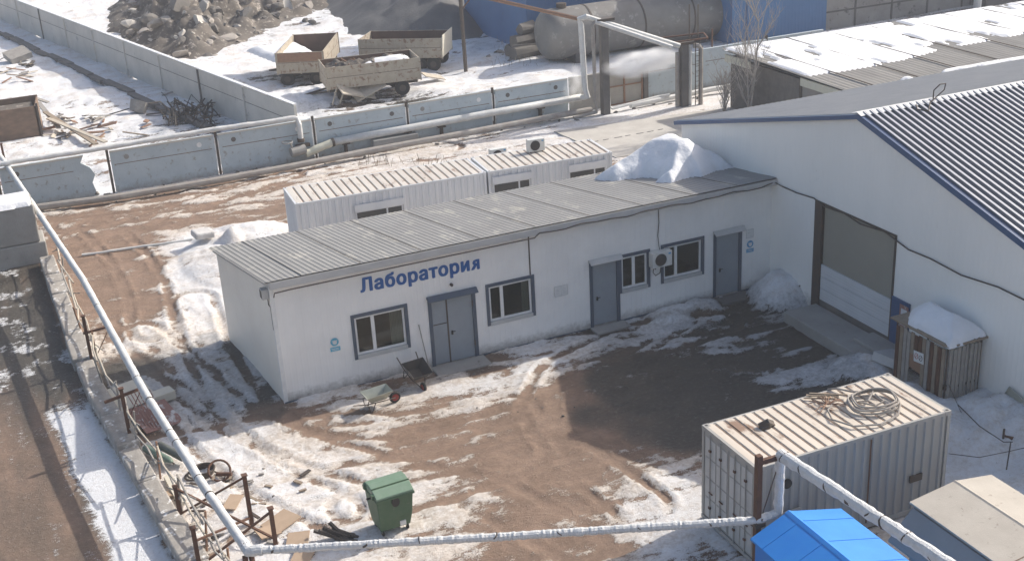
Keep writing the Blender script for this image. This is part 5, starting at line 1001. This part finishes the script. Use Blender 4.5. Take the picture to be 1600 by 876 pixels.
# ================= TRAILERS =================
def trailer(label, loc, rz, l, w_, z0, z1, cargo=None, single=False):
    t = thing('dump_trailer', label, 'trailer', loc, rz, 'old dump trailers in the snow'); h = z1-z0; m_ = z0+h*.52
    build('floor', MB().box(.06, .06, z0, l-.06, w_-.06, z0+.06), 'trailer_rust', t)
    for nm, (x0, y0, x1, y1) in (('side_board', (0, 0, l, .05)), ('side_board', (0, w_-.05, l, w_)), ('end_board', (0, .052, .05, w_-.052)), ('end_board', (l-.05, .052, l, w_-.052))):
        b_ = build(nm, MB().box(x0, y0, z0, x1, y1, m_-.015).box(x0, y0, m_+.015, x1, y1, z1), 'trailer', t)
        ex_ = MB().box(x0+(.004 if x1-x0 < .1 else 0), y0+.004, m_-.015, x1-(.004 if x1-x0 < .1 else 0), y1-.004, m_+.015)
        build('hinge_line', ex_, 'chassis', b_)
        if x1-x0 > 1: build('lining', MB().box(x0+.06, (y1+.002 if y0 == 0 else y0-.02), z0+.07, x1-.06, (y1+.02 if y0 == 0 else y0-.002), z1-.03), 'trailer_rust', b_)
    for x in (0, l/2, l):
        build('stake', MB().box(x-.05, -.03, z0-.05, x+.05, -.002, z1+.02), 'trailer', t); build('stake', MB().box(x-.05, w_+.002, z0-.05, x+.05, w_+.03, z1+.02), 'trailer', t)
    build('chassis', MB().box(.2, .5, z0-.28, l-.1, .65, z0-.06).box(.2, w_-.65, z0-.28, l-.1, w_-.5, z0-.06).box(.3, .65, z0-.25, .5, w_-.65, z0-.1).box(l-.6, .65, z0-.25, l-.4, w_-.65, z0-.1), 'chassis', t)
    for x in ((l*.18, l*.80) if not single else (l*.22, l*.72, l*.88)):
        build('axle', MB().tube([(x, .3, .48), (x, w_-.3, .48)], .07, 8).box(x-.4, .52, .5, x+.4, .62, z0-.28), 'chassis', t)
        for y in (.12, w_-.38):
            wl = build('wheel', MB().tube([(x, y, .48), (x, y+.06, .48), (x, y+.2, .48), (x, y+.26, .48)], [.44, .49, .49, .44], 20), 'rubber', t)
            build('rim', MB().tube([(x, y-.012, .48), (x, y-.002, .48)], .22, 14), 'chassis', wl)
    build('drawbar', MB().bar((0.2, w_/2-.5, z0-.3), (-1.3, w_/2, .5), .1).bar((0.2, w_/2+.5, z0-.3), (-1.3, w_/2, .5), .1), 'chassis', t)
    return t
qa, qb = P(508, 107, 2.35), P(655, 90, 2.35); rz_ = math.atan2(qb[1]-qa[1], qb[0]-qa[0]); lC = math.hypot(qb[0]-qa[0], qb[1]-qa[1])
tC = trailer('middle dump trailer loaded with scrap, nearest to the blue fence', (qa[0], qa[1], 0), rz_, lC, 2.8, .95, 2.35)
scp = mound('scrap_load', [(qa[0]+.2, qa[1]+.2), (qa[0]+lC*.96, qa[1]+.2+lC*.96*math.sin(rz_)), (qa[0]+lC*.96+.3, qa[1]+2.5+lC*.96*math.sin(rz_)), (qa[0]+.5, qa[1]+2.6)], lambda x, y: 1.75+0*x, .55, .6, 'soil', res=.11, seed=8, rough=.45, rfreq=2.5, label='heap of brown scrap and soil filling the middle dump trailer', cat='scrap heap')
ux, uy = math.cos(rz_), math.sin(rz_)
mound('snow_patch', [(qa[0]+ux*a__-uy*b__, qa[1]+uy*a__+ux*b__) for a__, b__ in ((2.2, .3), (lC-.3, .3), (lC-.4, 1.9), (3.2, 1.7))], lambda x, y: 2.0+0*x, .42, .5, 'snow', res=.1, seed=3, label='snow patch on the scrap inside the middle dump trailer', cat='snow patch')
q = Vector((qa[0]+4.7, qa[1]+.1, 2.2)); solo('tyre', MB().tube([(q.x+.45*math.cos(t_), q.y+.42*math.sin(t_), q.z+.12*math.sin(t_)) for t_ in np.linspace(0, 2*math.pi*.9, 20)], .11, 8), 'rubber', 'old dark tyre lying on top of the scrap in the middle trailer', 'tyre')
mb = MB()
for k in range(16): a_ = Vector((qa[0]+random.uniform(.6, 3), qa[1]+random.uniform(.3, 1.8), 1.9)); mb.bar(a_, a_+Vector((random.uniform(-.7, .7), random.uniform(-.5, .5), random.uniform(-.1, .5))), .06)
solo('scrap_iron', mb, 'rust_light', 'tangle of rusty bars at the left end of the middle trailer', 'scrap iron')
ql, qr = P(429, 84, 2.3), P(508, 82, 2.3); rzL = math.atan2(qr[1]-ql[1], qr[0]-ql[0])
tL = trailer('left dump trailer with snow inside and a rusty upper tailboard', (ql[0]+.05, ql[1], 0), rzL+R(6), 3.2, 6.3, .9, 2.3)
mound('snow_patch', [(ql[0]+.2, ql[1]+.2), (ql[0]+3.2, ql[1]+.2), (ql[0]+3.0, ql[1]+5.8), (ql[0]-.6, ql[1]+5.8)], lambda x, y: 1.6+0*x, .3, .5, 'snow', res=.12, seed=5, label='snow lying inside the left dump trailer', cat='snow patch')
build('rusty_plank', MB().box(.1, -.034, 1.68, 3.1, -.031, 2.26), 'rust_light', tL)
q1, q2_ = P(560, 62, 2.3), P(689, 60, 2.3); rzR = math.atan2(q2_[1]-q1[1], q2_[0]-q1[0]); lR = math.hypot(q2_[0]-q1[0], q2_[1]-q1[1])
tR = trailer('right dump trailer behind the loaded one with its pale tailgate catching the sun', (q1[0], q1[1], 0), rzR, lR, 2.9, .95, 2.3, single=True)
build('tailgate', MB().obox((lR+.06, 1.4, 1.75), (.05, 2.9, 1.5), (0, R(4), 0)), 'cream', tR)
q = P(675, 128); solo('mudguard', MB().obox((q[0], q[1]-.3, .45), (1.6, .8, .06), (R(12), R(18), .2)), 'wood_pale', 'bent pale fender on the snow right of the middle trailer', 'scrap metal')
q = P(560, 160); solo('plank_heap', MB().obox((q[0], q[1]+.4, .7), (2.6, 1.3, .08), (R(28), R(18), .3)).obox((q[0]+.8, q[1]+.5, .7), (2.2, 1.3, .08), (R(26), R(-20), .1)).bar((q[0]-1.2, q[1], .1), (q[0]-.3, q[1]+.6, 1.7), .08).bar((q[0]-1.7, q[1], .1), (q[0]-.9, q[1]+.6, 1.6), .08), 'wood_pale', 'peaked heap of old boards between the middle trailer and the fence', 'boards')

# ================= HEAPS, ROCKS =================
def gzf(x, y): return np.zeros_like(x)-.1
hp = [P(*q, 0)[:2] for q in [(165, 52), (225, 85), (300, 97), (370, 75), (420, 50), (470, 30), (520, 12), (560, -10)]]+[(30, 95), (12, 100), (5, 88)]
mound('rubble_heap', hp, gzf, 3.2, 9.0, 'soil', res=.38, seed=11, pw=.9, rough=.8, rfreq=.8, label='large brown heap of soil and broken concrete behind the tall gray fence', cat='rubble heap')
hp2 = [P(*q, 0)[:2] for q in [(545, 55), (600, 62), (660, 66), (740, 62), (840, 22), (800, -5)]]+[(40, 85), (24, 85)]
mound('gravel_heap', hp2, gzf, 4.2, 8.0, 'gravel', res=.4, seed=21, pw=1.0, rough=.15, rfreq=.5, label='dark gray gravel heap at the top centre behind the trailers', cat='gravel heap')
def rock(r, seed, sq=(1, 1, .7)):
    bm = bmesh.new(); bmesh.ops.create_icosphere(bm, subdivisions=2, radius=r); rr = np.random.RandomState(seed)
    pl_ = [(Vector(rr.randn(3)).normalized(), rr.uniform(.25, .7)*r) for _ in range(8)]
    for v in bm.verts:
        for nn, dd_ in pl_:
            k = v.co.dot(nn)
            if k > dd_: v.co -= nn*(k-dd_)
        v.co = Vector((v.co.x*sq[0], v.co.y*sq[1], v.co.z*sq[2]))
    me_ = bpy.data.meshes.new('rock'); bm.to_mesh(me_); bm.free(); return me_
rk = {}
for mn in ('rock', 'rock_pale', 'concrete_light'):
    rk[mn] = [rock(1, s_+len(mn)*7, (1, random.uniform(.6, .9), random.uniform(.4, .75))) for s_ in range(5)]
    for me_ in rk[mn]: me_.materials.append(M[mn])
def put_rock(label, group, x, y, z, s_, mn, cat='boulder'):
    o = bpy.data.objects.new('boulder', random.choice(rk[mn])); C.objects.link(o); o.location = (x, y, z); o.scale = (s_*random.uniform(.8, 1.3), s_, s_); o.rotation_euler = (random.uniform(-.4, .4), random.uniform(-.4, .4), random.uniform(0, 6.3)); tag(o, label, cat, group)
bpy.context.view_layer.update(); deps = bpy.context.evaluated_depsgraph_get()
heap = [o for o in C.objects if o.name.startswith('rubble_heap')][0]
def on_heap(h_, x, y):
    ok, loc, *_ = h_.ray_cast(Vector((x, y, 50))-h_.location, Vector((0, 0, -1))); return (loc.z+h_.location.z) if ok else None
n_r = 0
for i in range(900):
    if n_r >= 230: break
    u, v = random.uniform(180, 520), random.uniform(0, 92); q = P(u, v, random.uniform(0, 2.6)); z = on_heap(heap, q[0], q[1])
    if z is None: continue
    s_ = random.choice([.18, .22, .3, .35, .45, .6, .8, 1.15]); mn_ = random.choice(['rock', 'rock_pale', 'rock', 'concrete_light']); n_r += 1
    put_rock({'rock': 'dark ', 'rock_pale': 'tan ', 'concrete_light': 'pale '}[mn_]+('small chunk' if s_ < .32 else 'medium chunk' if s_ < .62 else 'large slab')+(' high' if v < 40 else ' low')+(' on the left' if u < 290 else ' at the middle' if u < 400 else ' on the right')+' of the rubble heap', 'broken chunks on the rubble heap', q[0], q[1], z-.1*s_, s_, mn_)
for i in range(46):
    u, v = random.choice([(random.uniform(540, 640), random.uniform(0, 14)), (random.uniform(760, 860), random.uniform(40, 95)), (random.uniform(420, 520), random.uniform(0, 40))]); q = P(u, v, .1)
    put_rock('loose stone on the snow around the gravel heap', 'loose stones around the gravel heap', q[0], q[1], .1, random.uniform(.2, .6), random.choice(['rock', 'rock_pale']), 'stone')
q = P(828, 92); 
solo('log_pile', MB().tube([(q[0]-1.3, q[1], .5), (q[0]+1.2, q[1]+.6, .5)], .5, 8, jit=.1).tube([(q[0]-1.1, q[1]+.3, 1.3), (q[0]+1.1, q[1]+.9, 1.3)], .45, 8, jit=.1).tube([(q[0]-1.2, q[1]+1.1, .5), (q[0]+1.4, q[1]+1.6, .6)], .5, 8, jit=.1).tube([(q[0]-.5, q[1]+.4, 2.0), (q[0]+.8, q[1]+.9, 2.1)], .4, 8, jit=.2).bar((q[0]-1.6, q[1]-.5, 1.2), (q[0]+1.2, q[1]-.3, 1.0), .1), 'rock', 'dark lumpy stack of stumps left of the big tank', 'stump stack')
for i in range(70):   # clods along the fence foot and verge
    u = random.uniform(60, 1130); q = P(u, 300-.163*(u-170)+random.uniform(2, 18)-(8 if u > 700 else 0), 0)
    if abs(q[1]-26) > 2: continue
    put_rock('brown clod at the foot of the blue fence, '+('left of the cabins' if u < 430 else 'behind the left cabin' if u < 760 else 'between right cabin and steam pipes'), 'clods at the foot of the fence', q[0], q[1], GZ(q[0], q[1])+.02, random.uniform(.05, .22), 'rock', 'clod')
for i in range(60):
    u, v = random.choice([(random.uniform(440, 900), random.uniform(560, 660)), (random.uniform(260, 480), random.uniform(730, 860)), (random.uniform(1000, 1300), random.uniform(440, 500))]); q = P(u, v)
    if q[1] > -.35: continue
    put_rock('small lump of dirty ice on the yard', 'lumps of dirty ice on the yard', q[0], q[1], GZ(q[0], q[1])+.0, random.uniform(.03, .09), random.choice(['rock_pale', 'rock']), 'ice lump')
# ================= DEBRIS far left =================
tb = thing('timber_box', 'weathered brown plank walled bin at the left edge', 'bin', (-5.6, 42, 0), 0)
ca_, cb_ = P(-8, 243, 0), P(70, 228, 0)
x0, x1 = ca_[0]-1.5, cb_[0]; y0 = 41.0
build('near_side', MB().box(x0, y0, -.05, x1, y0+.08, 2.0), 'timber_box', tb, world=True); build('right_side', MB().prism([(x1, y0, -.05), (x1, y0, 2.0), (x1+.3, y0+2.6, 2.0), (x1+.3, y0+2.6, -.05)], (-.08, 0, 0)), 'timber_box', tb, world=True)
build('far_side', MB().box(x0, y0+2.6, -.05, x1+.3, y0+2.68, 2.1), 'timber_box', tb, world=True); build('corner_post', MB().box(x1-.02, y0-.06, -.05, x1+.12, y0+.06, 2.15), 'steel_dark', tb, world=True)
build('fill', MB().box(x0, y0+.085, .1, x1-.1, y0+2.58, 1.75), 'soil', tb, world=True)
pls = [((75, 185), (165, 222), 'long pale plank slanting down from the brown bin', 'wood_pale'), ((70, 175), (150, 225), 'long darker plank just below the pale one', 'wood'), ((60, 160), (92, 200), 'plank leaning behind the brown bin', 'wood_gray'), ((45, 150), (75, 160), 'short plank lying above the brown bin', 'wood_gray')]
for a_, b_, lb, m_ in pls: solo('plank', MB().bar(P(*a_, .7), P(*b_, .35), .28, .08), m_, lb, 'plank', 'planks beside the brown bin')
for i in range(64):
    u, v, wh_ = random.choice([(random.uniform(0, 50), random.uniform(95, 135), 'at the left edge above the brown bin'), (random.uniform(95, 230), random.uniform(170, 215), 'in the litter between the two fences'), (random.uniform(80, 170), random.uniform(185, 225), 'close beside the brown bin'), (random.uniform(230, 340), random.uniform(150, 198), 'near the brushwood in the fence corner')]); q = P(u, v)
    bm_ = random.choice(['wood', 'wood_gray', 'wood_pale', 'rust_light', 'chassis'])
    o = solo('broken_board', MB().obox((0, 0, 0), (random.uniform(.4, 1.9), random.uniform(.08, .3), .06), (random.uniform(-.4, .4), random.uniform(-.3, .3), random.uniform(0, 3.1))), bm_, {'wood': 'brown', 'wood_gray': 'gray', 'wood_pale': 'pale', 'rust_light': 'reddish', 'chassis': 'blackened'}[bm_]+' broken board '+wh_, 'board', 'broken boards between the two fences', loc=(0, 0, 0)); o.location = (q[0], q[1], GZ(q[0], q[1])+.15)
solo('slab', MB().obox((*P(30, 98)[:2], .6), (1.7, 1.5, .45), (R(15), R(-10), .3)), 'wood_gray', 'gray slab tilted in the snow at the left edge above the timbers', 'slab')
mb = MB()
for k in range(60):
    c0_ = Vector((*P(random.uniform(262, 338), random.uniform(170, 200))[:2], .1)); a_ = random.uniform(0, 6.3); l_ = random.uniform(.5, 1.6); mb.tube([c0_, c0_+Vector((math.cos(a_)*l_*.5, math.sin(a_)*l_*.5, random.uniform(.2, .9))), c0_+Vector((math.cos(a_)*l_, math.sin(a_)*l_, random.uniform(.0, .9)))], random.uniform(.02, .06), 4)
o = solo('brushwood', mb, 'chassis', 'dark tangle of brushwood and scrap in the corner of the two fences', 'brushwood'); o['kind'] = 'stuff'
solo('barrel', MB().tube([(*P(215, 178)[:2], .1), (*P(222, 176)[:2], .75)], [.5, .55], 12, jit=.12), 'wood_gray', 'pale lumpy stump beside the litter near the gray fence', 'stump')

# ================= POLES, TANK, FAR BUILDINGS =================
q = P(728, 112); pt = thing('utility_pole', 'dark steel pole with a diagonal strut standing behind the trailers', 'pole', (q[0], q[1], 0))
build('shaft', MB().tube([(0, 0, -.1), (-.05, 0, 5.3), (-.05, 0, 7)], .14, 8), 'steel_dark', pt); build('strut', MB().bar((-.05, 0, 4.2), (1.6, -.3, 5.9), .08), 'rust', pt)
for (u, v, h_, lb) in ((852, 55, 4.0, 'thin dark pole left of the tank'), (1123, 30, 0, '')):
    if h_: q = P(u, v); solo('pole', MB().tube([(q[0], q[1], -.1), (q[0], q[1], h_)], .08, 6), 'steel_dark', lb, 'pole')
ty, tr_ = 40.2, 1.75; q = P(858, 112); tx0, tx1 = 28.6, 43.6
tk = thing('storage_tank', 'large weathered gray horizontal tank with straps behind the steam pipes', 'tank', ((tx0+tx1)/2, ty, 0))
tl = [(tx0, .55), (tx0+.12, .8), (tx0+.4, .95), (tx0+.9, 1), (tx1-1.3, 1), (tx1-.6, .93), (tx1-.2, .75), (tx1, .45)]
build('shell', MB().tube([(x, ty+.0, tr_+.25) for x, _ in tl], [tr_*k for _, k in tl], 36), 'tank', tk, smooth=True, world=True)
for x in (tx0+3.2, tx0+7.2, tx0+11.2): build('strap', MB().tube([(x, ty, tr_+.25), (x+.12, ty, tr_+.25)], tr_+.025, 36), 'steel_dark', tk, world=True)
for x in (tx0+2, tx1-3): build('cradle', MB().box(x, ty-1.2, -.1, x+.5, ty+1.2, .75), 'concrete_dark', tk, world=True)
build('manhole', MB().tube([(tx0+1.6, ty, 2*tr_+.2), (tx0+1.6, ty, 2*tr_+.55)], .35, 12), 'steel_dark', tk, world=True)
bb = thing('blue_hall', 'long blue ribbed metal hall behind the tank at the top edge', 'building', (42, 44, 0)); by = 44.5; bf = 37.6
xm = PY(1140, 70, bf)[0]; bx1 = PY(1290, 48, bf)[0]
build('wall', MB().box(29.5, by, -.1, xm+1, by+12, 9), 'blue_hall', bb, world=True); build('wall', MB().box(xm, bf, -.4, bx1, bf+18.5, 9.02), 'blue_hall', bb, world=True)
jn = MB()
for u in (1141, 1165): x = PY(u, 40, bf)[0]; jn.box(x, bf-.05, -.1, x+.12, bf-.002, 9)
build('corner_trim', jn, 'blue_trim', bb, world=True)
x0 = PY(973, 15, by)[0]; build('pale_patch', MB().box(x0, by-.03, -.1, x0+3.2, by-.004, 9), 'concrete', bb, world=True)
cw = thing('concrete_hall', 'weathered concrete panel hall at the top right edge', 'building', (70, 44, 0))
cwx = bx1+.02; by = bf; build('wall', MB().box(cwx, by+.1, -.1, 110, by+12, 9), 'panel_wall', cw, world=True)
for k in range(7): build('panel_joint', MB().box(cwx+2.6+k*3.4, by+.06, -.1, cwx+2.75+k*3.4, by+.097, 9), 'concrete_dark', cw, world=True)
build('panel_joint', MB().box(cwx+.05, by+.06, -.9, 110, by+.09, -.8).box(cwx+.05, by+.05, 1.2, 110, by+.095, 1.32), 'concrete_dark', cw, world=True)
build('dark_wall', MB().box(PY(1540, 10, by-1)[0], by-1, -.1, 112, by+.0, 9), 'concrete_dark', cw, world=True)
q = PY(1527, 10, by-1.5); solo('drain_pipe', MB().tube([(q[0], q[1], 0), (q[0], q[1], 9)], .3, 10), 'wrap_white', 'fat white vertical pipe in front of the concrete hall', 'pipe')
# low shed with a snowy roof
sx, sy0, sy1, sz = 32.5, 9.5, 23.3, 3.2; sh_ = thing('long_shed', 'long low concrete shed with a flat sheeted roof half under snow behind the warehouse', 'building', (50, 17, 0))
build('wall', MB().box(sx+.25, sy0, -.3, 100, sy1-.2, sz-.1), 'concrete', sh_, world=True)
build('doorway', MB().box(sx+.235, 14.1, -.1, sx+.245, 16.0, 2.7), 'beige_wall', sh_, world=True)
build('pier', MB().box(sx+.05, 16.4, -.3, sx+.247, 22.9, sz-.14), 'rock', sh_, world=True)
build('fascia', MB().box(sx-.06, 20.9, sz-.45, sx+.045, sy1+.1, sz-.03), 'insul', sh_, world=True)
build('fascia', MB().box(sx-.06, 9.6, sz-.45, sx+.045, 16.2, sz-.03), 'insul', sh_, world=True)
rfm = MB().ribbed((sx-.12, sy0-.2, sz), (1, 0, 0), (0, sy1-sy0+.5, .25), (0, 0, 1), 68, .34, [(0, 0), (.25, .02), (.5, .045), (.75, .02)])
rfm.add([(sx-.12, sy0-.2, sz-.06), (sx+68, sy0-.2, sz-.06), (sx+68, sy1+.3, sz+.19), (sx-.12, sy1+.3, sz+.19)], [(0, 1, 2, 3)])
shr = build('roof', rfm, 'slate_roof', sh_, world=True)
js = MB()
for k in range(22): js.bar((sx+1.5+k*2.9, sy0-.1, sz+.10), (sx+1.4+k*2.9, sy1+.2, sz+.34), .06, .04)
build('roof_joint', js, 'steel_dark', shr, world=True)
pl = [P(1145, 83, sz+.2)[:2], P(1262, 122, sz+.2)[:2], P(1330, 108, sz+.2)[:2], P(1410, 92, sz+.2)[:2], P(1480, 74, sz+.2)[:2], P(1600, 52, sz+.2)[:2], (75, 17), (92, 17), (92, sy1+.2), (sx, sy1+.2)]
pl[0] = (sx-.05, sy1+.1); pl[1] = (sx+.0, 15.8)
mound('snow_sheet', pl, lambda x, y: sz+.055+.25*(y-sy0+.2)/(sy1-sy0+.5)+.0*x-.16*sstep(.64, .70, fbm(x*1.1, y*.35, 5)), .05, .15, 'snow', res=.16, seed=31, rough=.5, rfreq=1.2, label='thin patchy snow sheet over the back of the long low shed roof', cat='snow sheet')
# bare birch
def bare_tree(label, base, h, seed):
    rr = random.Random(seed); t = thing('bare_tree', label, 'tree', base)
    tr = MB(); br = MB()
    def grow(p, d, l, r, dep_, mb_):
        pts = [p]; q = p.copy(); dd = d.copy()
        for k in range(5): dd = (dd+Vector((rr.uniform(-.12, .12), rr.uniform(-.12, .12), .06))).normalized(); q = q+dd*l/5; pts.append(q.copy())
        mb_.tube(pts, [r*(1-.15*k) for k in range(6)], 5, cap=False)
        if dep_ == 0: return
        for k in range(7 if dep_ > 1 else 4):
            b_ = pts[rr.randint(1, 5)]; a_ = rr.uniform(0, 6.28); nd = (dd*.75+Vector((math.cos(a_), math.sin(a_), .3))*.55).normalized(); grow(b_.copy(), nd, l*rr.uniform(.35, .6), max(.008, r*.42), dep_-1, br)
    for k in range(3): grow(Vector((k*.12-.1, 0, -.1)), Vector((rr.uniform(-.28, .28), rr.uniform(-.2, .2), 1)).normalized(), h*rr.uniform(.7, 1), .07, 3, tr)
    build('trunk', tr, 'birch', t); build('crown', br, 'birch', t); return t
q = P(1196, 165, .0); bare_tree('slender bare birch standing before the end wall of the long low shed', (31.4, 19.4, 0), 6.2, 5)
bare_tree('low bare bush behind the warehouse eave', (30.6, 20.6, 0), 2.6, 9)
mb = MB()
for k in range(160):
    u = random.choice([random.uniform(560, 700), random.uniform(770, 900), random.uniform(780, 850)]); v0 = {0: 150}.get(0)
    q = P(u, random.uniform(60, 108) if u > 770 else random.uniform(252, 262), 0); a_ = random.uniform(0, 6.3); mb.tube([(q[0], q[1], 0), (q[0]+math.cos(a_)*.12, q[1]+math.sin(a_)*.12, random.uniform(.2, .55))], .012, 3)
o = solo('dry_grass', mb, 'wood', 'sparse dry grass stalks by the tank and the fence foot', 'grass'); o['kind'] = 'stuff'

# ================= THIN SPRING HAZE =================
hz = solo('haze', MB().box(-420, -320, -3.5, 420, 620, 24), 'glass', None, None, loc=(0, 0, 0)); hz['kind'] = 'stuff'
m = bpy.data.materials.new('haze'); m.use_nodes = True; n = m.node_tree.nodes; n.remove(n['Principled BSDF']); v = n.new('ShaderNodeVolumePrincipled'); v.inputs['Color'].default_value = (.93, .95, 1, 1); v.inputs['Density'].default_value = .0007
m.node_tree.links.new(v.outputs[0], n['Material Output'].inputs['Volume']); hz.data.materials.clear(); hz.data.materials.append(m)
